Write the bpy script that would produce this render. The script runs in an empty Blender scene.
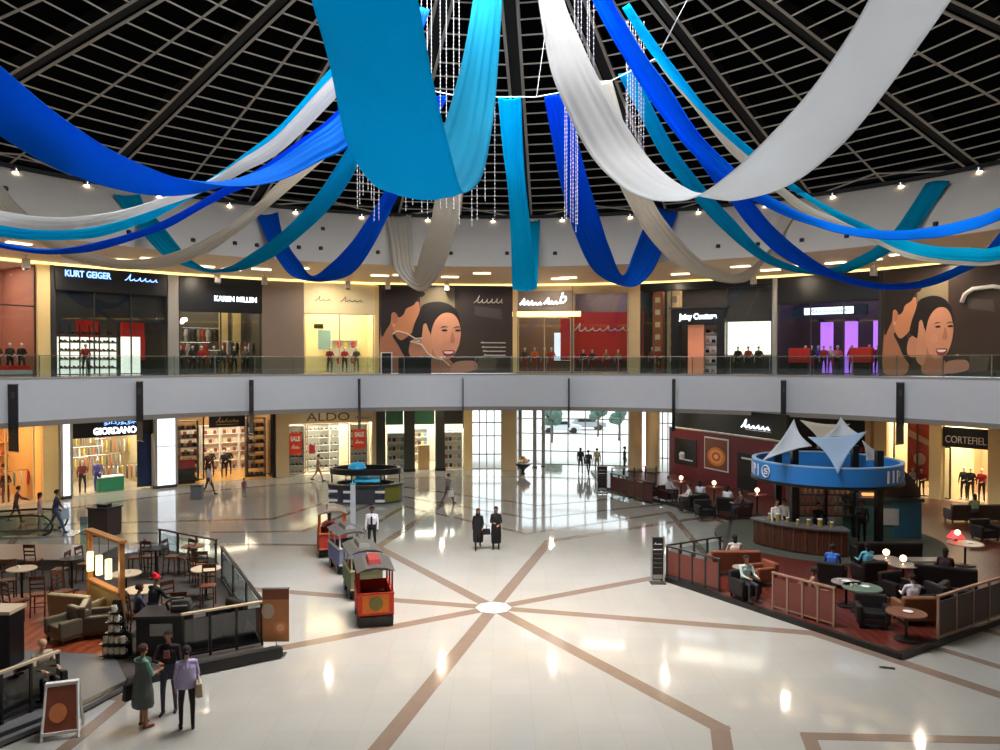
import bpy, bmesh, math, random
from mathutils import Vector, Matrix
C = bpy.context.scene
COL = C.collection
rnd = random.Random(7)
PI = math.pi
def R_(d): return d * PI / 180
# ------------------------------------------------------------------ camera, sky, key lights, exposure
FPX, PITCH, CAMZ, CAMY, CAMX = 780.0, math.atan(13 / 780.0), 7.6, -24.0, 0.2
cam_d = bpy.data.cameras.new('camera'); cam = bpy.data.objects.new('camera', cam_d); COL.objects.link(cam)
cam.location = (CAMX, CAMY, CAMZ); cam.rotation_euler = (PI / 2 - PITCH, 0, 0)
cam_d.sensor_width = 36; cam_d.lens = FPX / 1000 * 36; cam_d.clip_end = 400
C.camera = cam
w = bpy.data.worlds.new('world'); C.world = w; w.use_nodes = True
wn = w.node_tree.nodes; bg = wn['Background']
sky = wn.new('ShaderNodeTexSky'); sky.sky_type = 'HOSEK_WILKIE'; sky.turbidity = 6; sky.ground_albedo = 0.6
sky.sun_direction = Vector((0.3, -0.4, 0.86)).normalized()
mixn = wn.new('ShaderNodeMixRGB'); mixn.inputs[0].default_value = 0.85; mixn.inputs[2].default_value = (0.95, 0.98, 1, 1)
w.node_tree.links.new(sky.outputs[0], mixn.inputs[1]); w.node_tree.links.new(mixn.outputs[0], bg.inputs[0])
bg.inputs[1].default_value = 2.6
C.view_settings.view_transform = 'Standard'; C.view_settings.look = 'None'; C.view_settings.gamma = 1
C.view_settings.use_curve_mapping = False; C.view_settings.exposure = 0.25
def area(name, loc, size, energy, color=(1, 1, 1), rot=(0, 0, 0), shape='DISK', size_y=None, spread=PI):
    l = bpy.data.lights.new(name, 'AREA'); l.energy = energy; l.shape = shape; l.size = size; l.color = color; l.spread = spread
    if size_y: l.size_y = size_y
    o = bpy.data.objects.new(name, l); COL.objects.link(o); o.location = loc; o.rotation_euler = rot
    return o
area('skylight_daylight', (0, 0, 22.3), 14.5, 5000, (0.98, 0.98, 1.0))
area('skylight_direct_daylight', (0, -1, 22.2), 9, 1350, (1.0, 0.86, 0.76), spread=R_(62))
for k in range(12):     # downlights in the gallery soffits (ground and upper level)
    a = R_(-82 + k * 164 / 11)
    area('gallery_downlight', (28.3 * math.sin(a), 28.3 * math.cos(a), 4.6), .22, 60 if k < 8 else 36, (1, .84, .62))
    area('upper_gallery_downlight', (29 * math.sin(a), 29 * math.cos(a), 12.9), .22, 120, (1, .84, .62))
# ------------------------------------------------------------------ pixel -> place
cp, sp_ = math.cos(PITCH), math.sin(PITCH)
def ray(px, py):
    x = (px - 500) / FPX; v = (375 - py) / FPX
    return Vector((x, cp + v * sp_, v * cp - sp_))
CAM = Vector((CAMX, CAMY, CAMZ))
def G(px, py, z=0.0):
    r = ray(px, py); return CAM + r * ((z - CAMZ) / r.z)
def PD(px, py, d):
    r = ray(px, py); return CAM + r * (d / r.y)
def AZ(px, R):
    r = ray(px, 362); dx, dy = r.x, r.y
    a = dx * dx + dy * dy; b = 2 * (CAM.x * dx + CAM.y * dy); c = CAM.x ** 2 + CAM.y ** 2 - R * R
    t = (-b + math.sqrt(b * b - 4 * a * c)) / (2 * a); p = CAM + r * t
    return math.atan2(p.x, p.y)
def ZR(px, py, R):      # height at radius R seen at that pixel
    az = AZ(px, R); d = R * math.cos(az) - CAMY; r = ray(px, py); return CAMZ + r.z * d / r.y
# ------------------------------------------------------------------ materials
def lin(c):
    return tuple((v / 255 / 12.92 if v / 255 <= .04045 else ((v / 255 + .055) / 1.055) ** 2.4) for v in c) + (1,)
MATS = {}
def mat(name, rgb, rough=.6, metal=0.0, var=.12, scale=6.0, spec=.5, emit=0, coat=0, trans=0, ecol=None):
    if name in MATS: return MATS[name]
    m = bpy.data.materials.new(name); m.use_nodes = True; nt = m.node_tree; n = nt.nodes; b = n['Principled BSDF']
    c = lin(rgb)
    tc = n.new('ShaderNodeTexCoord'); no = n.new('ShaderNodeTexNoise'); no.inputs['Scale'].default_value = scale; no.inputs['Detail'].default_value = 3
    nt.links.new(tc.outputs['Object'], no.inputs['Vector'])
    mx = n.new('ShaderNodeMixRGB'); mx.inputs[1].default_value = tuple(v * (1 - var) for v in c[:3]) + (1,)
    mx.inputs[2].default_value = tuple(min(1, v * (1 + var)) for v in c[:3]) + (1,)
    nt.links.new(no.outputs[0], mx.inputs[0]); nt.links.new(mx.outputs[0], b.inputs['Base Color'])
    b.inputs['Roughness'].default_value = rough; b.inputs['Metallic'].default_value = metal
    b.inputs['Specular IOR Level'].default_value = spec; b.inputs['Coat Weight'].default_value = coat
    if emit:
        b.inputs['Emission Color'].default_value = lin(ecol) if ecol else c; b.inputs['Emission Strength'].default_value = emit
    if trans:
        t = n.new('ShaderNodeBsdfTranslucent'); nt.links.new(mx.outputs[0], t.inputs[0]); ms = n.new('ShaderNodeMixShader')
        ms.inputs[0].default_value = trans; nt.links.new(b.outputs[0], ms.inputs[1]); nt.links.new(t.outputs[0], ms.inputs[2])
        nt.links.new(ms.outputs[0], n['Material Output'].inputs[0])
    MATS[name] = m; return m
def glassmat(name, tint=(225, 235, 235), refl=1.0, base=0.04):
    if name in MATS: return MATS[name]
    m = bpy.data.materials.new(name); m.use_nodes = True; nt = m.node_tree; n = nt.nodes; n.remove(n['Principled BSDF'])
    t = n.new('ShaderNodeBsdfTransparent'); t.inputs[0].default_value = lin(tint)
    g = n.new('ShaderNodeBsdfGlossy'); g.inputs['Roughness'].default_value = .02
    lw = n.new('ShaderNodeLayerWeight'); lw.inputs[0].default_value = .5; f = n.new('ShaderNodeMath'); f.operation = 'POWER'; f.inputs[1].default_value = 5; nt.links.new(lw.outputs['Facing'], f.inputs[0])
    mu = n.new('ShaderNodeMath'); mu.operation = 'MULTIPLY_ADD'; mu.inputs[1].default_value = refl; mu.inputs[2].default_value = base; mu.use_clamp = True
    ms = n.new('ShaderNodeMixShader')
    nt.links.new(f.outputs[0], mu.inputs[0]); nt.links.new(mu.outputs[0], ms.inputs[0]); nt.links.new(t.outputs[0], ms.inputs[1]); nt.links.new(g.outputs[0], ms.inputs[2])
    nt.links.new(ms.outputs[0], n['Material Output'].inputs[0]); MATS[name] = m; return m
def floor_material():
    m = bpy.data.materials.new('polished_stone'); m.use_nodes = True; nt = m.node_tree; n = nt.nodes; b = n['Principled BSDF']
    tc = n.new('ShaderNodeTexCoord'); no = n.new('ShaderNodeTexNoise'); no.inputs['Scale'].default_value = .7; no.inputs['Detail'].default_value = 6
    br = n.new('ShaderNodeTexBrick'); br.offset = 0; br.inputs['Scale'].default_value = 1; br.inputs['Brick Width'].default_value = .9; br.inputs['Row Height'].default_value = .9
    br.inputs['Mortar Size'].default_value = .006; br.inputs['Color1'].default_value = lin((163, 162, 156)); br.inputs['Color2'].default_value = lin((160, 159, 153)); br.inputs['Mortar'].default_value = lin((152, 151, 145))
    nt.links.new(tc.outputs['Object'], br.inputs['Vector']); nt.links.new(tc.outputs['Object'], no.inputs['Vector'])
    mx = n.new('ShaderNodeMixRGB'); mx.blend_type = 'MULTIPLY'; mx.inputs[0].default_value = .14
    nt.links.new(br.outputs[0], mx.inputs[1]); nt.links.new(no.outputs[0], mx.inputs[2]); nt.links.new(mx.outputs[0], b.inputs['Base Color'])
    b.inputs['Roughness'].default_value = .065; b.inputs['Specular IOR Level'].default_value = .6
    return m
def wood_material(name, c1, c2, rough=.35, scale=2.0):
    if name in MATS: return MATS[name]
    m = bpy.data.materials.new(name); m.use_nodes = True; nt = m.node_tree; n = nt.nodes; b = n['Principled BSDF']
    tc = n.new('ShaderNodeTexCoord'); wv = n.new('ShaderNodeTexWave'); wv.inputs['Scale'].default_value = scale; wv.inputs['Distortion'].default_value = 6; wv.inputs['Detail'].default_value = 3
    mx = n.new('ShaderNodeMixRGB'); mx.inputs[1].default_value = lin(c1); mx.inputs[2].default_value = lin(c2)
    nt.links.new(tc.outputs['Object'], wv.inputs['Vector']); nt.links.new(wv.outputs['Fac'], mx.inputs[0]); nt.links.new(mx.outputs[0], b.inputs['Base Color'])
    b.inputs['Roughness'].default_value = rough; MATS[name] = m; return m
# ------------------------------------------------------------------ mesh builder
class MB:
    def __init__(s): s.v = []; s.f = []; s.m = []
    def quad(s, a, b, c, d, mi=0):
        i = len(s.v); s.v += [tuple(a), tuple(b), tuple(c), tuple(d)]; s.f.append((i, i + 1, i + 2, i + 3)); s.m.append(mi); return s
    def box(s, c, d, mi=0, rz=0, tx=0, top=1.0):
        i = len(s.v); hx, hy, hz = d[0] / 2, d[1] / 2, d[2] / 2; cr, sr = math.cos(rz), math.sin(rz); ct, st = math.cos(tx), math.sin(tx)
        for z in (-1, 1):
            k = top if z > 0 else 1
            for x, y in ((-1, -1), (1, -1), (1, 1), (-1, 1)):
                X, Y, Z = x * hx * k, y * hy * k, z * hz
                Y, Z = Y * ct - Z * st, Y * st + Z * ct
                s.v.append((c[0] + X * cr - Y * sr, c[1] + X * sr + Y * cr, c[2] + Z))
        s.f += [(i, i + 3, i + 2, i + 1), (i + 4, i + 5, i + 6, i + 7), (i, i + 1, i + 5, i + 4), (i + 1, i + 2, i + 6, i + 5), (i + 2, i + 3, i + 7, i + 6), (i + 3, i, i + 4, i + 7)]
        s.m += [mi] * 6; return s
    def bx(s, x0, x1, y0, y1, z0, z1, mi=0):
        return s.box(((x0 + x1) / 2, (y0 + y1) / 2, (z0 + z1) / 2), (abs(x1 - x0), abs(y1 - y0), abs(z1 - z0)), mi)
    def prism(s, pts, z0, z1, mi=0, mi_side=None):
        n = len(pts); i = len(s.v)
        ar = sum(pts[k][0] * pts[(k + 1) % n][1] - pts[(k + 1) % n][0] * pts[k][1] for k in range(n))
        if ar < 0: pts = pts[::-1]
        s.v += [(p[0], p[1], z0) for p in pts] + [(p[0], p[1], z1) for p in pts]
        s.f.append(tuple(range(i, i + n))[::-1]); s.f.append(tuple(range(i + n, i + 2 * n))); s.m += [mi, mi]
        for k in range(n): s.f.append((i + k, i + (k + 1) % n, i + n + (k + 1) % n, i + n + k)); s.m.append(mi if mi_side is None else mi_side)
        return s
    def vprism(s, pts, y0, y1, mi=0):      # polygon in x,z extruded along y
        n = len(pts); i = len(s.v)
        s.v += [(p[0], y0, p[1]) for p in pts] + [(p[0], y1, p[1]) for p in pts]
        s.f.append(tuple(range(i, i + n))); s.f.append(tuple(range(i + n, i + 2 * n))[::-1]); s.m += [mi, mi]
        for k in range(n): s.f.append((i + k, i + n + k, i + n + (k + 1) % n, i + (k + 1) % n)); s.m.append(mi)
        return s
    def tube(s, pts, r, n=8, mi=0, closed=False):
        pts = [Vector(p) for p in pts]; N = len(pts); rs = r if isinstance(r, (list, tuple)) else [r] * N; i0 = len(s.v); pu = None
        for k, p in enumerate(pts):
            a = pts[(k - 1) % N] if (closed or k > 0) else p; b = pts[(k + 1) % N] if (closed or k < N - 1) else p
            t = (b - a).normalized()
            if pu is None:
                u = t.cross(Vector((0, 0, 1)))
                if u.length < .05: u = t.cross(Vector((1, 0, 0)))
            else: u = pu - t * pu.dot(t)
            u.normalize(); pu = u; v = t.cross(u)
            for j in range(n):
                an = 2 * PI * j / n; q = p + (u * math.cos(an) + v * math.sin(an)) * rs[k]; s.v.append(tuple(q))
        for k in range(N if closed else N - 1):
            for j in range(n):
                a = i0 + k * n + j; b = i0 + k * n + (j + 1) % n; c = i0 + ((k + 1) % N) * n + (j + 1) % n; d = i0 + ((k + 1) % N) * n + j
                s.f.append((a, b, c, d)); s.m.append(mi)
        if not closed:
            s.f.append(tuple(i0 + j for j in range(n))[::-1]); s.f.append(tuple(i0 + (N - 1) * n + j for j in range(n))); s.m += [mi, mi]
        return s
    def lathe(s, prof, c=(0, 0, 0), n=20, mi=0, a0=0, a1=2 * PI, sx=1, sy=1):
        i0 = len(s.v); full = abs(a1 - a0 - 2 * PI) < 1e-6; cols = n if full else n + 1
        for j in range(cols):
            an = a0 + (a1 - a0) * j / n
            for (r, z) in prof: s.v.append((c[0] + r * math.sin(an) * sx, c[1] + r * math.cos(an) * sy, c[2] + z))
        P = len(prof)
        for j in range(n):
            for k in range(P - 1):
                a = i0 + j * P + k; b = i0 + ((j + 1) % cols) * P + k
                s.f.append((a, a + 1, b + 1, b)); s.m.append(mi)
        if full and tuple(prof[0]) != tuple(prof[-1]):
            for k in (0, P - 1):
                if prof[k][0] > 1e-4: s.f.append(tuple(i0 + j * P + k for j in range(n))[::(1 if k else -1)]); s.m.append(mi)
        return s
    def ell(s, c, r, mi=0, n=12, h=8):
        prof = [(math.sin(PI * k / h), -math.cos(PI * k / h)) for k in range(h + 1)]
        prof = [(max(a, 1e-5), b * r[2]) for a, b in prof]
        return s.lathe(prof, c, n, mi, sx=r[0], sy=r[1])
    def arc(s, prof, a0, a1, n, mi=0): return s.lathe(prof, (0, 0, 0), n, mi, a0, a1)
    def build(s, name, mats, parent=None, loc=(0, 0, 0), rz=0, smooth=False, bevel=0, solid=0):
        me = bpy.data.meshes.new(name); me.from_pydata(s.v, [], s.f)
        if not isinstance(mats, (list, tuple)): mats = [mats]
        for m in mats: me.materials.append(m)
        for p, mi in zip(me.polygons, s.m): p.material_index = mi
        if smooth:
            me.polygons.foreach_set('use_smooth', [True] * len(me.polygons))
        me.update()
        o = bpy.data.objects.new(name, me); COL.objects.link(o)
        if smooth == 'auto':
            bm = bmesh.new(); bm.from_mesh(me); bmesh.ops.remove_doubles(bm, verts=bm.verts, dist=1e-4)
            for e in bm.edges:
                if len(e.link_faces) == 2 and e.calc_face_angle(0) > .6: e.smooth = False
            bm.to_mesh(me); bm.free()
        if bevel:
            b = o.modifiers.new('b', 'BEVEL'); b.width = bevel; b.segments = 2; b.limit_method = 'ANGLE'
        if solid:
            b = o.modifiers.new('s', 'SOLIDIFY'); b.thickness = solid; b.offset = 0
        if parent: o.parent = parent
        o.location = loc; o.rotation_euler = (0, 0, rz)
        return o
def tag(o, label, cat, group=None, kind=None):
    o['label'] = label; o['category'] = cat
    if group: o['group'] = group
    if kind: o['kind'] = kind
    return o
def struct(o): o['kind'] = 'structure'; return o
def thing(name, label, cat, loc=(0, 0, 0), rz=0, group=None):
    o = bpy.data.objects.new(name, None); COL.objects.link(o); o.location = loc; o.rotation_euler = (0, 0, rz); o.empty_display_size = .2
    return tag(o, label, cat, group)
def dup(root, loc, rz, label, group=None, scale=None):
    def cp_(o, par):
        c = o.copy(); COL.objects.link(c)
        if par is not None: c.parent = par; c.matrix_parent_inverse = o.matrix_parent_inverse
        for ch in KIDS.get(o.name, []) or [x for x in o.children]: cp_(ch, c)
        return c
    r = cp_(root, None); r.location = loc; r.rotation_euler = (0, 0, rz); r['label'] = label
    if group: r['group'] = group
    if scale: r.scale = (scale,) * 3
    return r
KIDS = {}; BOARD = {}
def text_mesh(body, size, depth=.03, font_shear=0, spacing=1.0, bold=0.0):
    cu = bpy.data.curves.new('t', 'FONT'); cu.body = body; cu.size = size; cu.extrude = depth / 2; cu.align_x = 'CENTER'; cu.align_y = 'CENTER'; cu.shear = font_shear; cu.space_character = spacing; cu.offset = bold
    o = bpy.data.objects.new('t', cu); COL.objects.link(o); dg = bpy.context.evaluated_depsgraph_get()
    me = bpy.data.meshes.new_from_object(o.evaluated_get(dg)); bpy.data.objects.remove(o); bpy.data.curves.remove(cu)
    for v in me.vertices: v.co = Vector((v.co.x, -v.co.z, v.co.y))
    return me
def text_obj(name, body, size, m, parent, loc, rz=0, fit=None, **kw):
    me = text_mesh(body, size, **kw)
    if fit and len(me.vertices):
        xs = [v.co.x for v in me.vertices]; k = fit / max(.01, (max(xs) - min(xs))); cx = (max(xs) + min(xs)) / 2
        for v in me.vertices: v.co.x = (v.co.x - cx) * k
    me.materials.clear(); me.materials.append(m)
    o = bpy.data.objects.new(name, me); COL.objects.link(o); o.parent = BOARD.get(parent.name, parent); o.location = loc; o.rotation_euler = (0, 0, rz); return o
# frame on a circular wall: x right, y outwards, z up
class FR:
    def __init__(s, px0, px1, R, z0):
        a0, a1 = AZ(px0, R), AZ(px1, R); s.az = (a0 + a1) / 2; s.w = 2 * R * math.sin((a1 - a0) / 2); s.R = R * math.cos((a1 - a0) / 2); s.rz = -s.az; s.z0 = z0; s.px = (px0, px1)
        s.o = Vector((s.R * math.sin(s.az), s.R * math.cos(s.az), z0)); s.X = Vector((math.cos(s.az), -math.sin(s.az), 0)); s.Y = Vector((math.sin(s.az), math.cos(s.az), 0))
    def p(s, x, y, z): return s.o + s.X * x + s.Y * y + Vector((0, 0, z))
    def lx(s, px): return -s.w / 2 + s.w * (px - s.px[0]) / (s.px[1] - s.px[0])     # local x from pixel column
    def lz(s, py, y=0):                                                              # local z from pixel row
        d = (s.o + s.Y * y).y - CAMY; r = ray((s.px[0] + s.px[1]) / 2, py); return CAMZ + r.z * d / r.y - s.z0
# common materials
M_floor = floor_material()
M_band = mat('white_plaster', (226, 230, 238), .5, var=.03, scale=2)
M_fascia = mat('warm_white_plaster', (214, 208, 200), .6, var=.04, scale=1)
M_soffit = mat('soffit_plaster', (222, 200, 170), .6, var=.04)
M_roof = mat('black_roof_deck', (7, 6, 6), .95, var=.5, scale=.6, spec=.05)
M_steel = mat('grey_painted_steel', (182, 174, 162), .5, var=.08)
M_steel2 = mat('dark_truss_steel', (20, 19, 19), .7, var=.2)
M_tan = mat('tan_stone_inlay', (122, 106, 93), .1, var=.1, scale=3)
M_black = mat('black_paint', (16, 16, 18), .35)
M_dark = mat('charcoal_metal', (48, 46, 46), .4)
M_chrome = mat('brushed_steel', (190, 192, 196), .25, metal=.9)
M_beige = mat('beige_stone_cladding', (186, 164, 126), .4, var=.08, scale=1.5)
M_yel = mat('cream_column_paint', (222, 196, 140), .5, var=.05)
M_grey = mat('grey_panel', (150, 148, 145), .4, var=.06)
M_brown = mat('brown_grey_cladding', (128, 112, 100), .45, var=.06)
M_glass = glassmat('clear_glass')
M_shopglass = glassmat('shop_window_glass', (232, 236, 236), .8, .03)
M_white = mat('white_paint', (232, 232, 230), .4, var=.03)
M_cove = mat('lit_cove_strip', (255, 225, 150), .5, emit=2.2, ecol=(255, 214, 130))
M_lamp = mat('downlight_lens', (255, 240, 215), .5, emit=9, ecol=(255, 222, 180))
M_lampw = mat('recessed_light_lens', (255, 240, 215), .5, emit=3, ecol=(255, 232, 195))
# ------------------------------------------------------------------ the hall: floor, galleries, roof
RB, RW = 26.0, 31.0           # gallery edge, shop fronts
ZC, ZU, ZS, ZE = 4.75, 6.8, 12.95, 17.2
mb2 = MB(); mb2.lathe([(0.001, -.3), (31.2, -.3), (31.2, 0), (0.001, 0), (.001, -.3)], n=96)
fl = struct(mb2.build('floor', M_floor))
# inlaid bands of the floor star, seven families of lines
def strip(mb, pts, w, z=0.004):
    for q, (a, b) in enumerate(zip(pts[:-1], pts[1:])):
        z = z + (.0009 if q % 2 else -.0009)
        a, b = Vector(a), Vector(b); t = (b - a).normalized(); n = Vector((-t.y, t.x)) * w / 2; a = a - t * w * .35; b = b + t * w * .35
        mb.prism([a + n, b + n, b - n, a - n], -.02, z)
def pol(r, azd): return (r * math.sin(R_(azd)), r * math.cos(R_(azd)))
ry = [14.3 + 44.9 * k for k in range(8)]
mb = MB()
for i, a in enumerate(ry): strip(mb, [pol(.5, a), pol(9.25, a), pol(18, a + 22.4)], .40, .004 + .0003 * i)
mb.build('floor_inlay_rays', M_tan, fl)
for i, (r1, r2, wd) in enumerate(((10.5, 17.6, .3), (13.9, 21.2, .3), (17.4, 25.2, .32))):
    mb = MB(); pts = []
    for k in range(8): pts += [pol(r1, ry[k] - 7), pol(r2, ry[k] + 15.5)]
    pts.append(pts[0]); strip(mb, pts, wd, .006 + .002 * i); mb.build('floor_inlay_star', M_tan, fl)
mb = MB(); mb.lathe([(0.001, 0.012), (.55, .012), (.55, -.02)], n=8); mb.build('floor_inlay_centre', mat('white_marble', (240, 236, 230), .1, var=.03), fl)
mb = MB(); strip(mb, [pol(27.6, a) for a in range(-100, 101, 4)], .35, .005); mb.build('floor_inlay_border', M_tan, fl)

NS = 144
def ring(prof, name, m, smooth=True, kind=True, n=NS):
    mb = MB(); mb.lathe(prof + [prof[0]], n=n); o = mb.build(name, m, smooth='auto' if smooth else False)
    return struct(o) if kind else o
ring([(RB, ZC - .05), (RB, ZU), (RB + .25, ZU), (RB + .25, ZU - .3), (RB + .3, ZC - .05)], 'trim_gallery_band', M_band)
ring([(RB - .06, ZC - .25), (RB - .06, ZC), (RB + .3, ZC), (RB + .3, ZC - .25)], 'trim_gallery_lip', mat('lip_taupe', (150, 144, 136), .5))
ring([(RB - .05, ZU - .02), (RB - .05, ZU + .06), (RB + .28, ZU + .06), (RB + .28, ZU - .02)], 'trim_gallery_kerb', mat('kerb_grey', (172, 170, 168), .4))
ring([(RB + .3, ZU - .35), (RB + .3, ZU), (RW + 5.5, ZU), (RW + 5.5, ZU - .35)], 'floor_upper_gallery', mat('upper_floor_stone', (190, 182, 172), .15))
ring([(RB + .3, ZC), (RB + .3, ZC + .15), (RW + .2, ZC + .15), (RW + .2, ZC)], 'ceiling_lower_gallery', M_soffit)
# glass balustrade: posts, panes, handrail
ba = thing('gallery_balustrade', 'long curved clear glass balustrade with thin steel rail on the upper gallery edge', 'balustrade', (0, 0, ZU))
mb = MB(); mb.tube([((RB + .1) * math.sin(a), (RB + .1) * math.cos(a), 1.12) for a in [2 * PI * k / 160 for k in range(160)]], .022, 6, closed=True); mb.build('handrail', M_chrome, ba, smooth=True)
mb = MB(); mb.lathe([(RB + .08, .08), (RB + .08, 1.08), (RB + .1, 1.08), (RB + .1, .08), (RB + .08, .08)], n=NS); mb.build('glass_panel', M_glass, ba)
for k in range(-18, 19):
    a = R_(k * 5 + 2); mb = MB(); mb.bx(-.02, .02, -.03, .03, .04, 1.1)
    mb.build('post', M_chrome, ba, loc=((RB + .12) * math.sin(a), (RB + .12) * math.cos(a), 0), rz=-a)
# upper soffit with cove, recessed lights
ring([(RB + .1, 13.75), (RB + .1, 13.95), (RW + .1, ZS + .25), (RW + .1, ZS + .05)], 'ceiling_upper_gallery', M_soffit)
mb = MB(); mb.lathe([(RW - .25, ZS - .02), (RW - .25, ZS + .1), (RW - .05, ZS + .1), (RW - .05, ZS - .02), (RW - .25, ZS - .02)], n=NS); struct(mb.build('trim_cove_light', M_cove))
ring([(RB, 13.7), (RB + .1, 14.2), (RB + .55, 15.4), (RB + 1.25, 16.6), (RB + 1.9, ZE + .05), (RB + 2.4, ZE + .05), (RB + 1.9, 16.5), (RB + 1.1, 15.3), (RB + .4, 13.9)], 'trim_upper_fascia', M_fascia)
ring([(RB + 1.55, ZE - .12), (RB + 1.55, ZE + .06), (RB + 2.15, ZE + .3), (RB + 2.15, ZE + 1.3), (RB + 2.5, ZE + 1.3), (RB + 2.4, ZE - .12)], 'trim_roof_edge', M_steel2)
# roof cone with an open skylight in the middle
ZT = 24.8; SL = (ZT - ZE) / 28.0
def zc(r): return ZT - SL * r
mb = MB(); mb.lathe([(8.2, zc(8.2) + .75), (28.4, zc(28.4) + .75), (28.4, zc(28.4) + .95), (8.2, zc(8.2) + .95), (8.2, zc(8.2) + .75)], n=40); struct(mb.build('ceiling_roof_deck', M_roof))
A0 = 4.0
for k in range(20):
    az = R_(A0 + 18 * k); vis = math.cos(az) > -.3
    mb = MB()     # box truss: dark web, two pale chords
    r0, r1 = 7.9, 28.1
    for sx in (-.33, .33): mb.tube([(sx, r0, zc(r0)), (sx, r1, zc(r1))], .075, 4, 1)
    mb.v += [(x, r, zc(r) + dz) for r in (r0, r1) for x, dz in ((-.24, .12), (.24, .12), (.24, .7), (-.24, .7))]; i = len(mb.v) - 8
    mb.f += [(i, i + 1, i + 5, i + 4), (i + 1, i + 2, i + 6, i + 5), (i + 2, i + 3, i + 7, i + 6), (i + 3, i, i + 4, i + 7)]; mb.m += [0] * 4
    struct(mb.build('trim_roof_truss', [M_steel2, M_steel], rz=-az))
    az2 = az + R_(9); mb = MB(); mb.tube([(0, 8, zc(8)), (0, 25.4, zc(25.4)), (0, 28, zc(28))], .065, 4)
    for s in (-1, 1):   # raking struts by the roof edge
        mb.tube([(0, 26.6, zc(26.6)), (s * 3.9, 27.7, zc(28))], .05, 4)
    struct(mb.build('trim_roof_rafter', M_steel, rz=-az2))
r = 8.6
while r < 28:
    mb = MB()
    for k in range(20):
        a0_, a1_, a2_ = R_(A0 + 18 * k) + .33 / r, R_(A0 + 18 * k + 9), R_(A0 + 18 * (k + 1)) - .33 / r
        mb.tube([(r * math.sin(a), r * math.cos(a), zc(r)) for a in (a0_, a1_, a2_)], .036, 4)
    struct(mb.build('trim_roof_purlin', M_steel)); r += .97
# skylight lantern over the middle
mb = MB(); mb.lathe([(8.0, 22.6), (8.0, 23.9), (8.3, 23.9), (8.3, 22.6), (8.0, 22.6)], n=40)
for k in range(10):
    a = R_(A0 + 18 * k); mb.tube([(-8.1 * math.sin(a), -8.1 * math.cos(a), 23.8), (0, 0, 26), (8.1 * math.sin(a), 8.1 * math.cos(a), 23.8)], .06, 4)
struct(mb.build('trim_skylight_frame', M_steel))
mb = MB(); mb.lathe([(.01, 26.05), (8.1, 23.85), (8.1, 23.83), (.01, 26.03), (.01, 26.05)], n=40); struct(mb.build('window_skylight', M_glass))
# spot lamps under the roof edge, dark sockets in the fascia, recessed strips in the soffit
GL = 'small spotlights along the roof edge'
def lampset():
    t = thing('edge_spotlight', 'small bright round spotlight under the black roof edge', 'spotlight', group=GL)
    MB().lathe([(.05, 0), (.16, 0), (.16, .16), (.05, .2)], n=12).build('housing', M_chrome, t, smooth='auto')
    MB().ell((0, 0, -.02), (.13, .13, .07), n=12, h=6).build('lens', M_lamp, t, smooth=True); return t
ls = lampset(); first = True
for px in (17, 88, 160, 230, 296, 362, 428, 493, 562, 630, 698, 765, 832, 900, 978):
    a = AZ(px, RB + 1.5); p = ((RB + 1.45) * math.sin(a), (RB + 1.45) * math.cos(a), ZE - .32)
    if first: ls.location = p; first = False
    else: dup(ls, p, 0, 'small bright round spotlight under the black roof edge')
pr = None
for px, py in ((13, 188), (61, 227), (129, 233), (193, 241), (235, 244), (257, 246), (299, 248), (321, 249), (325, 228), (378, 253), (451, 254), (507, 254), (555, 254), (718, 247), (758, 245), (802, 241), (847, 237), (936, 225)):
    a = AZ(px, RB + .3); z = ZR(px, py, RB + .2); rr = RB + .35 + (z - 14.8) * .45
    p = (rr * math.sin(a), rr * math.cos(a), z)
    if pr is None:
        pr = MB().lathe([(.01, -.06), (.13, -.06), (.13, .12), (.09, .16), (.01, .16)], n=12).build('ceiling_socket', M_black, smooth='auto')
        tag(pr, 'small black round socket lamp set in the white upper fascia', 'socket', 'black sockets in the white fascia'); pr.location = p
    else: dup(pr, p, 0, pr['label'])
pr = None
for px in (20, 45, 72, 105, 128, 152, 205, 232, 262, 300, 335, 380, 402, 450, 482, 560, 568, 640, 680, 740, 770, 800, 835, 870, 900, 928, 960):
    rr = 29.3 - 1.7 * (px % 7) / 7; a = AZ(px, rr); z = 13.85 - (rr - 26.1) * .163
    p = (rr * math.sin(a), rr * math.cos(a), z - .1)
    if pr is None:
        pr = MB().box((0, 0, 0), (1.15, .26, .06)).build('recessed_light', M_lampw)
        tag(pr, 'oblong recessed ceiling light glowing in the upper gallery soffit', 'ceiling light', 'recessed lights of the upper soffit'); pr.location = p; pr.rotation_euler[2] = -a
    else: dup(pr, p, -a, pr['label'])
wl = thing('ceiling_fixture', 'x', 'fixture', group='small grey fixtures under the upper soffit')
MB().box((0, 0, 0), (.34, .3, .5)).build('housing', mat('fixture_grey', (176, 170, 166), .4), wl, bevel=.03)
MB().box((0, -.02, -.3), (.26, .22, .1)).build('lens', glassmat('fixture_glass', (225, 230, 235), 1, .2), wl)
MB().tube([(0, 0, .25), (0, 0, .55)], .03, 6).build('stem', M_chrome, wl)
for i, px in enumerate((27, 218, 265, 348, 388, 447, 753, 873)):
    a = AZ(px, RW - 1.2); p = ((RW - 1.2) * math.sin(a), (RW - 1.2) * math.cos(a), 12.75); l = 'small grey box fixture hanging under the upper soffit by the shop fronts'
    if i == 0: wl.location = p; wl.rotation_euler = (0, 0, -a); wl['label'] = l
    else: dup(wl, p, -a, l)
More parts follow.
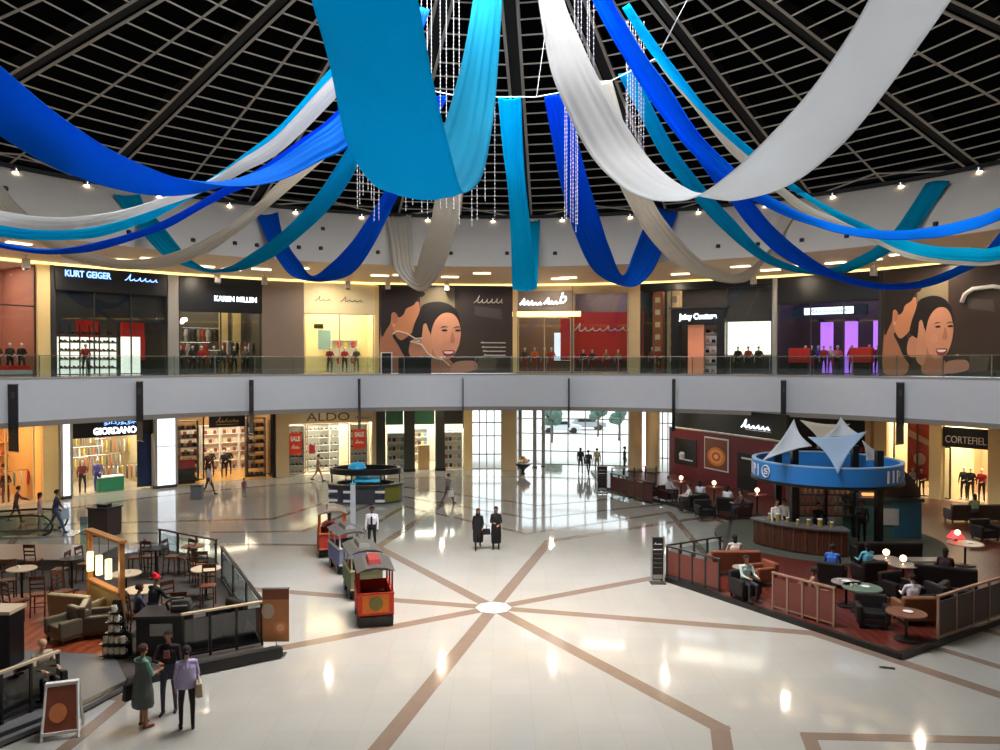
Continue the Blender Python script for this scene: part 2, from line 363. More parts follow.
# double sided banners standing out from the gallery band
Mban = mat('black_banner_cloth', (26, 24, 27), .6, var=.3, scale=3)
Mbanp = mat('faint_banner_print', (70, 66, 70), .6)
bn = thing('hanging_banner', 'x', 'banner', group=None)
MB().bx(-.02, .02, -.82, -.05, -3.1, 0).build('cloth', Mban, bn)
MB().tube([(0, 0, .02), (0, -.86, .02)], .025, 6).build('top_rod', M_chrome, bn)
MB().tube([(0, 0, -3.12), (0, -.86, -3.12)], .025, 6).build('bottom_rod', M_chrome, bn)
pm = MB()
for sx in (-.024, .024):
    for z0, h in ((-.35, .3), (-1.9, .08), (-2.1, .05), (-2.25, .05)): pm.bx(sx - .003, sx + .003, -.6, -.3, z0 - h, z0)
pm.build('print', Mbanp, bn)
BW = ['first black banner at the far left of the gallery band', 'black banner hanging in front of the lettered dark store sign at left', 'black banner hanging above the dark framed shop at left', 'black banner hanging just right of the shoe shop lettering', 'black banner hanging left of the glass entrance', 'black banner hanging in front of the bright glass entrance', 'black banner hanging at the left end of the maroon cafe', 'black banner hanging between the maroon cafe and the blue ring bar', 'black banner hanging behind the right side of the blue ring bar']
for i, px in enumerate((12, 139, 251, 359, 463, 569, 674, 784, 901)):
    a = AZ(px, RB - .4); p = ((RB - .02) * math.sin(a), (RB - .02) * math.cos(a), ZU - .25)
    if i == 0: bn.location = p; bn.rotation_euler = (0, 0, -a); bn['label'] = BW[0]; bn['group'] = 'black banners along the gallery band'
    else: dup(bn, p, -a, BW[i])
# ------------------------------------------------------------------ draped fabric
def cat(pts, t):
    n = len(pts) - 1; x = min(max(t * n, 0), n - 1e-6); i = int(x); f = x - i
    p = [pts[max(0, min(n, i + k))] for k in (-1, 0, 1, 2)]
    return [0.5 * ((2 * p[1][j]) + (-p[0][j] + p[2][j]) * f + (2 * p[0][j] - 5 * p[1][j] + 4 * p[2][j] - p[3][j]) * f * f + (-p[0][j] + 3 * p[1][j] - 3 * p[2][j] + p[3][j]) * f ** 3) for j in range(len(p[0]))]
def fabric(name, rgb, tr=.35):
    return mat(name, rgb, .85, var=.04, scale=1.5, trans=tr, spec=.08)
F_cyan = fabric('cyan_fabric', (0, 206, 246), .5); F_blue = fabric('royal_blue_fabric', (0, 142, 255), .5); F_navy = fabric('deep_blue_fabric', (6, 112, 232), .5)
F_white = fabric('white_fabric', (246, 248, 250), .45); F_cream = fabric('cream_fabric', (232, 226, 214), .42); F_teal = fabric('teal_fabric', (0, 180, 220), .5)
def PQ(px, py, d):      # keep the cloth inside the sloping fascia
    while True:
        p = PD(px, py, d); k = max(0, (p.z - 13.7) / 3.5)
        if math.hypot(p.x, p.y) < RB - .35 + 1.75 * k ** 1.15 or d < 20: return p
        d -= .2
def ribbon(a, b, dep, m, label, off=0.0, pleat=.03, np_=5, gath=None, rows=90, cols=22):
    mb = MB()
    dp = [(v,) for v in dep]; pa = [PQ(p[0], p[1], cat(dp, i / (len(a) - 1))[0] - off) for i, p in enumerate(a)]
    pb = [PQ(p[0], p[1], cat(dp, i / (len(b) - 1))[0] + off) for i, p in enumerate(b)]
    grid = []
    for i in range(rows + 1):
        t = i / rows; A = Vector(cat(pa, t)); B = Vector(cat(pb, t))
        A2 = Vector(cat(pa, min(1, t + .01))); A1 = Vector(cat(pa, max(0, t - .01)))
        T = (A2 - A1); Wd = B - A; N = T.cross(Wd); N = N.normalized() if N.length > 1e-6 else Vector((0, 0, 1))
        g = 1.0 if gath is None else max(0, cat([(x,) for x in gath], t)[0])
        row = []
        for j in range(cols + 1):
            u = j / cols; amp = pleat * g * (.55 + .45 * math.sin(7 * u + 2.1)); q = A + Wd * u + N * (amp * math.sin(2 * PI * np_ * u + .8 * math.sin(3 * t)) + .12 * math.sin(PI * u))
            row.append(tuple(q))
        grid.append(row)
    for r_ in grid: mb.v += r_
    for i in range(rows):
        for j in range(cols):
            k = i * (cols + 1) + j; mb.f.append((k, k + 1, k + cols + 2, k + cols + 1)); mb.m.append(0)
    o = mb.build('draped_ribbon', m, smooth=True, solid=.012); tag(o, label, 'ribbon', 'fabric ribbons draped from the roof')
    return o
RIB = [
 ('big', [(290, -90), (312, 0), (330, 65), (348, 145), (376, 186), (400, 186), (425, 160), (443, 128), (463, 60), (473, 0), (478, -40)], [(398, -90), (418, 0), (435, 90), (450, 150), (460, 187), (468, 191), (482, 176), (490, 140), (496, 96), (502, 0), (503, -40)], [7.6, 8.0, 9.0, 10, 10.8, 11.3, 12.3, 14, 16.2, 18.4, 19.5], F_cyan, 'widest bright cyan ribbon folding down nearest the camera, centre left', 0, .05, [0.0, 0, 0, 0, .1, .5, .9, 1, 1, 1]),
 ('A', [(-160, -60), (-60, 20), (0, 66), (52, 110), (104, 146), (140, 164), (170, 176), (200, 183), (228, 187), (260, 186), (290, 178), (320, 162), (352, 144), (400, 90), (430, 10)], [(-200, 0), (-80, 80), (0, 136), (50, 166), (80, 178), (120, 190), (160, 196), (195, 194), (215, 189), (238, 181), (270, 167), (310, 138), (342, 112), (385, 60), (412, 10)], [8.5, 9.5, 10.5, 11.5, 12.5, 13.4, 14, 15, 16, 17, 18, 19, 20], F_blue, 'wide royal blue ribbon sweeping down from the upper left corner', .3, .04, [0, 0, 0, 0, .5, 1, 1, 1]),
 ('B', [(-150, 170), (-60, 198), (0, 211), (40, 217), (80, 217), (120, 212), (160, 201), (206, 184), (240, 162), (280, 134), (330, 80), (400, 10)], [(-150, 186), (-60, 212), (0, 225), (40, 230), (80, 229), (120, 221), (160, 208), (214, 188), (244, 172), (282, 151), (336, 98), (415, 10)], [15, 15.5, 16, 17, 18, 18.5, 19, 19.5, 20, 21], F_white, 'white ribbon crossing under the royal blue one at left', .2, .04, [.2, .2, .3, .8, 1, 1]),
 ('C', [(-150, 185), (-60, 212), (0, 226), (40, 230), (80, 230), (120, 222), (160, 208), (186, 197), (212, 180), (240, 158), (280, 126), (328, 72), (395, 0)], [(-150, 200), (-60, 228), (0, 237), (30, 240), (70, 240), (100, 237), (136, 226), (160, 216), (216, 184), (246, 166), (286, 136), (334, 84), (402, 5)], [18, 18.4, 19, 20, 21, 21.5, 22, 22, 22], F_cyan, 'thin cyan ribbon just below the white ribbon at left', .2, .02, None),
 ('D', [(-150, 195), (-60, 232), (0, 245), (30, 250), (60, 250), (100, 242), (140, 231), (170, 218), (200, 202), (230, 184), (260, 168), (300, 140), (340, 108), (410, 20)], [(-150, 205), (-60, 236), (0, 248), (40, 254), (70, 254), (100, 250), (140, 238), (170, 227), (200, 210), (228, 195), (257, 182), (300, 152), (345, 120), (425, 20)], [24, 24, 24.5, 25, 25, 25, 24.5, 24, 23, 22.5], F_navy, 'thin deep blue ribbon, lowest of the four curving off the left edge', .2, .02, None),
 ('E', [(140, 194), (146, 208), (156, 218), (166, 230), (181, 249), (192, 260), (210, 269), (230, 266), (250, 254), (276, 236), (300, 214), (320, 190), (336, 166), (356, 134), (390, 80)], [(113, 194), (126, 212), (138, 226), (148, 240), (164, 256), (182, 265), (205, 271), (230, 272), (252, 267), (276, 255), (304, 233), (326, 212), (345, 188), (366, 150), (402, 80)], [43, 42, 40, 38, 36, 34, 32, 30, 28, 26.5], F_teal, 'teal blue ribbon dipping to the dark fashion store sign at left', 0, .03, None),
 ('F', [(345, 112), (310, 150), (274, 186), (256, 204), (220, 230), (180, 250), (140, 259), (100, 256), (60, 238), (22, 208), (4, 188), (-10, 172)], [(358, 126), (328, 156), (300, 180), (280, 197), (246, 226), (205, 254), (160, 268), (110, 268), (62, 256), (14, 222), (-12, 196), (-34, 176)], [27, 29, 31, 32, 33, 34, 35, 36, 37, 38], F_cream, 'cream ribbon sloping down behind the royal blue one at left', 0, .03, None),
 ('G', [(278, 212), (282, 232), (290, 248), (300, 262), (312, 276), (330, 264), (346, 248), (360, 230), (384, 192), (410, 140), (435, 97)], [(256, 214), (268, 242), (278, 260), (292, 276), (316, 282), (340, 279), (356, 270), (374, 244), (398, 196), (425, 140), (448, 97)], [47, 45, 43, 41, 39, 37, 35, 33, 30, 28.5], F_navy, 'deep blue ribbon in a V in front of the brown pier and cream shop', 0, .03, None),
 ('H', [(411, 214), (412, 240), (413, 262), (415, 271), (422, 246), (430, 226), (436, 194), (452, 130), (468, 97)], [(386, 216), (391, 246), (396, 272), (418, 291), (436, 280), (448, 256), (458, 222), (466, 180), (490, 97)], [51, 48, 45, 43, 40, 37, 34, 31, 29], F_cream, 'cream ribbon in a narrow V above the beauty advert billboard', 0, .06, [1.6, 1.5, 1.2, .6, .3, .2, .2, .2]),
 ('I', [(498, 97), (503, 150), (508, 190), (511, 240), (512, 283), (513, 287), (516, 270), (520, 220)], [(521, 97), (523, 150), (526, 190), (532, 240), (536, 283), (537, 287), (538, 270), (540, 220)], [29, 31, 33, 35, 37.5, 40, 44, 51], F_cyan, 'straight hanging cyan ribbon in the very middle', 0, .05, None),
 ('J', [(568, 97), (580, 150), (588, 180), (600, 218), (610, 248), (623, 275), (634, 252), (643, 229), (656, 205)], [(544, 97), (553, 145), (562, 190), (575, 234), (596, 273), (630, 287), (650, 275), (663, 250), (678, 212)], [29, 31, 33, 35.5, 38, 40.5, 43, 46, 50], F_navy, 'deep blue ribbon in a V right of centre', 0, .03, None),
 ('K', [(532, -50), (538, 0), (546, 50), (556, 88), (586, 150), (616, 184), (644, 199), (670, 202), (696, 197), (733, 171), (779, 126), (820, 78), (869, 0), (900, -80)], [(556, -50), (564, 0), (580, 40), (602, 86), (640, 148), (664, 174), (690, 191), (715, 199), (740, 200), (785, 187), (826, 159), (867, 116), (951, 0), (1000, -80)], [19.5, 18.5, 17.6, 16.8, 16, 15, 14.2, 13.4, 12.6, 11.8, 11, 10.3, 9.6], F_white, 'widest white ribbon sweeping up to the upper right corner', .3, .05, [1.3, 1.2, 1.1, .9, .5, .1, 0, 0, 0]),
 ('L', [(588, 80), (606, 150), (622, 190), (644, 230), (664, 254), (684, 268), (710, 279), (735, 283), (752, 277), (768, 250), (778, 213)], [(612, 80), (632, 150), (654, 202), (668, 224), (688, 248), (710, 266), (735, 274), (752, 266), (764, 255), (782, 235), (798, 210)], [28.5, 30, 32, 34, 36, 38, 40, 42, 44, 46], F_cream, 'cream ribbon sloping down right behind the widest white one', 0, .03, None),
 ('M', [(618, 74), (640, 115), (658, 150), (676, 176), (698, 203), (718, 225), (745, 249), (769, 264), (800, 273), (830, 275), (852, 271), (889, 253), (916, 229), (950, 181)], [(634, 68), (655, 112), (676, 150), (697, 178), (716, 201), (735, 221), (757, 245), (778, 259), (805, 268), (828, 268), (845, 263), (874, 248), (896, 228), (926, 183)], [27, 28.5, 30, 31, 32, 33, 34, 35.5, 37, 38.5, 40], F_teal, 'teal ribbon from the ring rising to the roof edge at right', 0, .03, None),
 ('N', [(634, 60), (670, 120), (705, 170), (730, 201), (748, 225), (775, 252), (803, 268), (829, 277), (852, 284), (880, 289), (910, 289), (940, 283), (985, 262), (1007, 243), (1040, 205)], [(644, 54), (685, 120), (725, 170), (752, 201), (772, 225), (799, 249), (826, 267), (850, 277), (880, 283), (905, 283), (925, 279), (945, 272), (975, 258), (993, 241), (1020, 205)], [26, 27.5, 29, 30, 31, 32, 33, 34, 35, 36], F_navy, 'deep blue ribbon dipping over the black store next to the right billboard', 0, .03, None),
 ('O', [(575, -40), (592, 0), (608, 32), (626, 62), (644, 92), (664, 120), (688, 150), (720, 178), (750, 199), (787, 217), (814, 226), (838, 233), (868, 238), (895, 240), (934, 238), (964, 232), (1000, 220), (1080, 180)], [(597, -40), (612, 0), (626, 24), (644, 54), (668, 86), (692, 124), (710, 146), (738, 172), (768, 195), (799, 213), (826, 223), (850, 229), (880, 232), (910, 231), (940, 226), (970, 219), (1000, 208), (1080, 165)], [19, 20, 20.5, 21, 21.5, 22, 22, 21.5, 21, 20, 19], F_blue, 'royal blue ribbon passing behind the widest white one to the right edge', .2, .03, [1, 1, 1, .5, 0, 0, 0]),
 ('P', [(622, 8), (644, 44), (664, 70), (692, 102), (720, 132), (750, 158), (787, 188), (799, 195), (832, 216), (862, 231), (895, 248), (925, 257), (961, 261), (1000, 260), (1080, 235)], [(628, 4), (652, 38), (680, 74), (710, 112), (740, 140), (762, 159), (797, 188), (820, 206), (850, 219), (880, 232), (910, 242), (940, 247), (970, 248), (1000, 246), (1080, 215)], [22, 23, 24, 24.5, 25, 25, 25, 24.5, 24, 23.5], F_cyan, 'cyan ribbon just below the royal blue one at the right edge', .15, .02, None),
 ('Q', [(640, 36), (668, 78), (692, 106), (724, 146), (742, 164), (778, 194), (802, 212), (840, 228), (880, 246), (910, 259), (955, 265), (1000, 264), (1080, 240)], [(644, 34), (672, 74), (700, 104), (732, 140), (754, 160), (790, 193), (820, 212), (850, 224), (885, 238), (915, 249), (955, 255), (1000, 254), (1080, 228)], [24, 25, 26, 26.5, 27, 27, 27, 26.5, 26, 25.5], F_cream, 'thin cream ribbon tucked behind the cyan one at right', .1, .02, None),
]
for nm, a, b, dep, m, lab, off, pl, ga in RIB: ribbon(a, b, dep, m, lab, off, pl, 5, ga)
# the hoop the cloth hangs from, and its cables
ZH = 17.42; RH = 5.25
hp = thing('suspension_hoop', 'thin pale hanging hoop that holds the draped ribbons', 'hoop', (CAMX, 0, ZH))
MB().tube([(RH * math.sin(2 * PI * k / 12 + .26), RH * math.cos(2 * PI * k / 12 + .26), 0) for k in range(12)], .02, 6, closed=True).build('hoop', M_white, hp)
for k in range(6):
    a = 2 * PI * k / 6 + .26
    MB().tube([(RH * math.sin(a), RH * math.cos(a), 0), (8.1 * math.sin(a), 8.1 * math.cos(a), 5.3)], .007, 4).build('cable', M_white, hp)
M_bead = mat('crystal_beads', (225, 225, 232), .15, var=.1, spec=1.0)
def strands(px0, px1, y0, y1, d, n, label):
    mb = MB()
    for k in range(n):
        px = px0 + (px1 - px0) * (k + .5) / n + rnd.uniform(-2, 2); p = PD(px, y0, d + rnd.uniform(-.8, .8)); zb = PD(px, y1 + rnd.uniform(-22, 6), d).z
        mb.tube([(p.x, p.y, p.z), (p.x, p.y, zb)], .005, 4)
        z = p.z
        while z > zb:
            mb.box((p.x, p.y, z), (.024, .024, .034), rz=.8); z -= .15
    o = mb.build('bead_strands', M_bead); tag(o, label, 'bead curtain', kind='stuff')
strands(356, 380, 96, 216, 27.5, 7, 'cluster of crystal bead strands between the teal and deep blue ribbons at left')
strands(404, 462, -30, 222, 28.5, 9, 'crystal bead strands hanging behind the widest cyan ribbon')
strands(467, 498, 60, 222, 29.2, 4, 'thin crystal bead strands left of the straight middle ribbon')
strands(562, 580, 104, 228, 28.8, 6, 'crystal bead strands in front of the deep blue V ribbon')
strands(575, 594, -30, 92, 23, 6, 'crystal bead strands right behind the top of the widest white ribbon')
strands(626, 644, 22, 150, 27, 8, 'crystal bead strands over the teal ribbon at right')
# ------------------------------------------------------------------ figures
import numpy as np
def capsule(mb, p, q, r1, r2, n=10):
    p, q = Vector(p), Vector(q); d = q - p; L = d.length
    if L < 1e-5: d = Vector((0, 0, 1)); L = 1e-5
    d = d / L; pts = []; rs = []
    for k in range(4): a = PI / 2 * k / 4 + .12; pts.append(p - d * r1 * math.cos(a)); rs.append(r1 * math.sin(a))
    pts.append(p); rs.append(r1); pts.append(q); rs.append(r2)
    for k in range(3, -1, -1): a = PI / 2 * k / 4 + .12; pts.append(q + d * r2 * math.cos(a)); rs.append(r2 * math.sin(a))
    mb.tube(pts, rs, n)
POSES = {}
def make_pose(key, legs=((0, 0), (0, 0)), arms=((5, 8, 10, 0), (5, 8, 10, 0)), lean=0, wide=1.0, headturn=0, vox=.013, spread=3, female=False):
    L = []    # (p, q, r1, r2, tag)
    def add(p, q, a, b, t): L.append((Vector(p), Vector(q), a, b, t))
    th, sh = .43, .41; feet = []; low = 9
    for i, s in enumerate((-1, 1)):
        a, kb = R_(legs[i][0]), R_(legs[i][1]); hip = Vector((s * .088, 0, .92)); o = R_(spread) * s
        kn = hip + Vector((math.sin(o), -math.sin(a) * math.cos(o), -math.cos(a) * math.cos(o))) * th; b = a - kb
        an = kn + Vector((0, -math.sin(b), -math.cos(b))) * sh
        add(hip, kn, .083 * wide, .055, 2); add(kn, an, .054, .038, 2); fd = Vector((s * .12, -1, 0)).normalized()
        add(an + Vector((0, .03, -.045)), an + fd * .15 + Vector((0, 0, -.055)), .038, .03, 3); low = min(low, an.z - .083)
    tb = Vector((0, 0, .92)); ln = R_(lean)
    def T(x, y, z): y2 = y - math.sin(ln) * (z - .92); return Vector((x, y2, .92 + (z - .92) * math.cos(ln)))
    hw = 1.06 if female else 1.0; sw = .92 if female else 1.0
    for x in (-.07, 0, .07): add(T(x * hw, .01, .93), T(x * .85, 0, 1.06), .105 * wide, .088 * wide, 2 if True else 0)
    for x in (-.06, 0, .06): add(T(x, 0, 1.05), T(x * 1.25, 0, 1.28), .09 * wide, .105 * wide, 1)
    add(T(-.13 * sw, 0, 1.385), T(.13 * sw, 0, 1.385), .065, .065, 1); add(T(0, 0, 1.30), T(0, 0, 1.40), .10, .075, 1)
    add(T(0, .005, 1.42), T(0, -.01, 1.52), .05, .046, 0)
    hc = T(0, -.02, 1.615); t = R_(headturn); fw = Vector((math.sin(t), -math.cos(t), 0)); rt = Vector((math.cos(t), math.sin(t), 0))
    add(hc + Vector((0, 0, .035)) - fw * .012, hc + Vector((0, 0, .02)) + fw * .012, .083, .078, 0); add(hc - Vector((0, 0, .045)) + fw * .03, hc - Vector((0, 0, .06)) + fw * .04, .05, .042, 0)
    add(hc + fw * .088 + Vector((0, 0, .01)), hc + fw * .102 - Vector((0, 0, .015)), .009, .012, 0)
    for s in (-1, 1): add(hc + rt * s * .078 - fw * .005, hc + rt * s * .082 - fw * .008 - Vector((0, 0, .025)), .014, .011, 0)
    for i, s in enumerate((-1, 1)):
        f, o, e, inn = [R_(v) for v in arms[i]]; S = T(s * .185 * sw, 0, 1.385)
        d = Vector((s * math.sin(o), -math.sin(f) * math.cos(o), -math.cos(f) * math.cos(o))); E = S + d * .28
        f2 = f + e; d2 = Vector((-s * math.sin(inn), -math.sin(f2) * math.cos(inn), -math.cos(f2) * math.cos(inn))); Wp = E + d2 * .25
        add(S, E, .052 * (.9 if female else 1), .04, 1); add(E, Wp, .039, .027, 4); H = Wp + d2 * .08; add(Wp + d2 * .02, H, .027, .03, 0)
        sd = Vector((0, 1, 0)) if abs(d2.z) > .6 else Vector((1, 0, 0)); sd = (sd - d2 * sd.dot(d2)).normalized(); pn = d2.cross(sd)
        for k, (u, ln_) in enumerate(((-.026, .06), (-.009, .072), (.009, .068), (.025, .054))):
            a = H + sd * u + d2 * .012; b = a + (d2 + sd * u * 4).normalized() * ln_ * .55; add(a, b, .0095, .009, 0); add(b, b + (d2 + pn * -s * .55).normalized() * ln_ * .5, .009, .0075, 0)
        a = Wp + d2 * .03 - sd * .024; add(a, a + (d2 * .6 - sd).normalized() * .055, .0115, .009, 0)
    mb = MB()
    for p, q, a, b, t in L: capsule(mb, p, q, a, b)
    me = bpy.data.meshes.new('b'); me.from_pydata(mb.v, [], mb.f); o = bpy.data.objects.new('b', me); COL.objects.link(o)
    m = o.modifiers.new('r', 'REMESH'); m.mode = 'VOXEL'; m.voxel_size = vox; m2 = o.modifiers.new('s', 'SMOOTH'); m2.factor = .5; m2.iterations = 2
    me2 = bpy.data.meshes.new_from_object(o.evaluated_get(bpy.context.evaluated_depsgraph_get())); bpy.data.objects.remove(o)
    n = len(me2.polygons); cen = np.empty(n * 3); me2.polygons.foreach_get('center', cen); cen = cen.reshape(-1, 3); best = np.full(n, 9.0); tg = np.zeros(n, int)
    for p, q, a, b, t in L:
        P = np.array(p); D = np.array(q - p); dd = max(D @ D, 1e-9); u = np.clip((cen - P) @ D / dd, 0, 1)
        ds = np.linalg.norm(cen - (P + u[:, None] * D), axis=1) - (a + (b - a) * u); k = ds < best - .002; best[k] = ds[k]; tg[k] = t
    me2.materials.clear()
    for k in range(5): me2.materials.append(M_black)
    me2.polygons.foreach_set('material_index', tg.astype(np.int32)); me2.polygons.foreach_set('use_smooth', [True] * n)
    for v in me2.vertices: v.co.z -= low
    me2.update(); hair = {}
    for style in ('short', 'long', 'cap', 'scarf', 'bun'):
        mb = MB(); h = hc - Vector((0, 0, low))
        mb.ell((h.x, h.y + .012, h.z + .03), (.094, .108, .102), n=16, h=10)
        keep = []
        for fa in mb.f:
            c = sum((Vector(mb.v[i]) for i in fa), Vector()) / len(fa) - h; fwd = c.dot(fw); lim = {'short': .03, 'long': .035, 'cap': .05, 'scarf': .06, 'bun': .03}[style]
            zl = {'short': -.03, 'long': -.09, 'cap': .02, 'scarf': -.1, 'bun': -.03}[style]
            if (fwd < lim or c.z > .075) and c.z > zl: keep.append(fa)
        mb.f = keep; mb.m = [0] * len(keep)
        bk = -fw
        if style == 'long': mb.ell(tuple(h + bk * .07 - Vector((0, 0, .07))), (.075, .04, .15), n=10)
        if style == 'scarf': mb.ell(tuple(h + bk * .03 - Vector((0, 0, .12))), (.1, .09, .1), n=12)
        if style == 'bun': mb.ell(tuple(h + bk * .12 + Vector((0, 0, .0))), (.045, .045, .045), n=10)
        if style == 'cap': mb.ell(tuple(h + bk * .06 + Vector((0, 0, .13))), (.055, .055, .06), n=10)
        x = bpy.data.meshes.new('hair'); x.from_pydata(mb.v, [], mb.f); x.materials.append(M_black); x.polygons.foreach_set('use_smooth', [True] * len(mb.f)); hair[style] = x
    em = MB()
    for s in (-1, 1): em.ell(tuple(hc - Vector((0, 0, low)) + rt * s * .03 + fw * .074 + Vector((0, 0, .018))), (.011, .008, .008), n=8, h=6)
    x = bpy.data.meshes.new('eyes'); x.from_pydata(em.v, [], em.f); x.materials.append(M_black)
    POSES[key] = (me2, hair, x, low)
make_pose('stand', ((2, 0), (-3, 4)), ((4, 9, 8, 0), (6, 9, 14, 0)))
make_pose('fstand', ((2, 0), (-3, 6)), ((8, 8, 20, 0), (10, 8, 60, 25)), female=True)
make_pose('talk', ((0, 0), (6, 8)), ((18, 10, 70, 30), (10, 12, 60, 25)), female=True, vox=.009)
make_pose('talk2', ((-2, 0), (8, 10)), ((8, 12, 25, 0), (6, 8, 12, 0)), female=True, vox=.009)
make_pose('talk3', ((4, 4), (-4, 4)), ((35, 14, 60, 40), (8, 10, 30, 10)), vox=.009)
make_pose('walk', ((24, 6), (-18, 22)), ((-18, 8, 12, 0), (20, 8, 18, 0)), lean=3)
make_pose('fwalk', ((20, 6), (-15, 20)), ((-14, 8, 12, 0), (16, 8, 35, 10)), lean=3, female=True)
make_pose('sit', ((88, 88), (84, 86)), ((30, 8, 55, 15), (28, 8, 60, 15)), lean=4, spread=6)
make_pose('mann', ((0, 0), (6, 10)), ((2, 14, 10, 0), (-6, 22, 70, 45)), female=True, spread=5, vox=.016)
make_pose('push', ((16, 4), (-14, 18)), ((35, 6, 35, 0), (35, 6, 35, 0)), lean=8)
make_pose('child', ((0, 0), (0, 0)), ((5, 12, 10, 0), (5, 12, 10, 0)), vox=.016)
SKIN = {'light': mat('light_skin', (205, 155, 125), .6), 'tan': mat('tan_skin', (165, 115, 85), .6), 'dark': mat('dark_skin', (105, 70, 52), .6), 'dummy': mat('mannequin_white', (215, 205, 195), .4)}
def cloth(rgb): return mat('cloth_%d_%d_%d' % tuple(rgb), rgb, .85, var=.15, scale=9)
def person(label, loc, rz, pose='stand', skin='tan', top=(200, 200, 200), bottom=(40, 40, 50), shoe=(25, 22, 20), hair=(25, 18, 15), style='short', h=1.0, sleeve=True, name='person', cat='person', group=None):
    me, hm, em, low = POSES[pose]; o = bpy.data.objects.new(name, me); COL.objects.link(o)
    o.location = loc; o.rotation_euler = (0, 0, rz); o.scale = (h, h, h); tag(o, label, cat, group)
    ms = [SKIN[skin], cloth(top), cloth(bottom), cloth(shoe), cloth(top) if sleeve else SKIN[skin]]
    for sl, m in zip(o.material_slots, ms): sl.link = 'OBJECT'; sl.material = m
    if style:
        x = bpy.data.objects.new({'cap': 'hat', 'scarf': 'headscarf'}.get(style, 'hair'), hm[style]); COL.objects.link(x); x.parent = o; x.material_slots[0].link = 'OBJECT'; x.material_slots[0].material = cloth(hair)
    if name == 'person':
        x = bpy.data.objects.new('eyes', em); COL.objects.link(x); x.parent = o
    return o
def skirt(o, prof, rgb, name='skirt', sy=.75, y=0):
    n = 24; mb = MB(); mb.lathe(prof + [(r - .012, z) for r, z in prof[::-1]] + [prof[0]], (0, y, 0), n, sx=1, sy=sy)
    for i, v in enumerate(mb.v):     # soft folds towards the hem
        a = math.atan2(v[0], v[1]); zt = max(0, (prof[0][1] - v[2]) / (prof[0][1] - prof[-1][1] + 1e-6)); k = 1 + .06 * zt * math.sin(9 * a)
        mb.v[i] = (v[0] * k, v[1] * k, v[2])
    return mb.build(name, cloth(rgb), o, smooth=True)
def bag(o, loc, size, rgb, name='handbag'):
    x, y, z = loc; b = MB(); b.box(loc, size, top=.85); o = b.build(name, cloth(rgb), o, bevel=.02)
    return MB().tube([(x, y - size[1] * .35, z + size[2] * .4), (x, y - size[1] * .2, z + size[2] * .9), (x, y + size[1] * .2, z + size[2] * .9), (x, y + size[1] * .35, z + size[2] * .4)], .012, 6).build('bag_strap', cloth(rgb), o, smooth=True)
# ------------------------------------------------------------------ goods
def proto(o, loc=None): return o
def place(o, used, loc, rz, label, scale=None):
    if not used: o.location = loc; o.rotation_euler = (0, 0, rz); o['label'] = label; used.append(1); (scale and setattr(o, 'scale', (scale,) * 3)); return o
    return dup(o, loc, rz, label, scale=scale)
def shoe_proto(rgb, group, label):
    mb = MB(); mb.vprism([(-.13, 0), (.02, .0), (.13, 0), (.14, .03), (.06, .05), (-.02, .09), (-.07, .13), (-.13, .12), (-.12, .05)], -.04, .04)
    o = mb.build('shoe', cloth(rgb), bevel=.008); return tag(o, label, 'shoe', group)
def bag_proto(rgb, group, label):
    o = thing('handbag', label, 'handbag', group=group); MB().box((0, 0, .11), (.28, .12, .22), top=.8).build('bag_body', cloth(rgb), o, bevel=.02)
    MB().tube([(-.07, 0, .2), (-.06, 0, .31), (.06, 0, .31), (.07, 0, .2)], .01, 6).build('bag_handle', cloth(rgb), o); return o
def garment_proto(rgb, group, label):
    o = thing('garment', label, 'garment', group=group)
    MB().vprism([(-.2, 0), (.2, 0), (.19, .55), (.27, .3), (.33, .34), (.2, .72), (.06, .78), (-.06, .78), (-.2, .72), (-.33, .34), (-.27, .3), (-.19, .55)], -.03, .03).build('shirt', cloth(rgb), o, bevel=.012)
    MB().tube([(-.17, 0, .76), (0, 0, .84), (.17, 0, .76)], .008, 5).build('hanger', M_chrome, o); return o
def box_proto(rgb, group, label, size=(.2, .16, .26)):
    o = MB().box((0, 0, size[2] / 2), size).build('package', cloth(rgb), bevel=.01); return tag(o, label, 'package', group)
def shelf_unit(F, x, y, w, h, label, group=None, n=4, m=None, d=.4, rz=0, back=True, name='shelf_unit', z=0):
    m = m or M_white; t = thing(name, label, 'shelf', F.p(x, y, z), F.rz + rz, group)
    for s in (-1, 1): MB().bx(s * w / 2 - .02, s * w / 2 + .02, -d / 2, d / 2, 0, h).build('side_panel', m, t)
    for k in range(n + 1): MB().bx(-w / 2, w / 2, -d / 2, d / 2, .08 + k * (h - .1) / n - .02, .08 + k * (h - .1) / n + .02).build('shelf_board', m, t)
    if back: MB().bx(-w / 2, w / 2, d / 2 - .02, d / 2, 0, h).build('back_panel', m, t)
    return [.1 + k * (h - .1) / n for k in range(n)]
def stock(F, x, y, w, zs, protos, per, lab, jitter=.03, z=0, scale=None, rz=0):
    i = 0
    for zz in zs:
        for k in range(per):
            o, used = protos[i % len(protos)]; i += 1
            place(o, used, F.p(x + (k + .5) / per * w * .94 - w * .47 + rnd.uniform(-jitter, jitter), y, z + zz), F.rz + rz + rnd.uniform(-.3, .3), o['label'], scale)
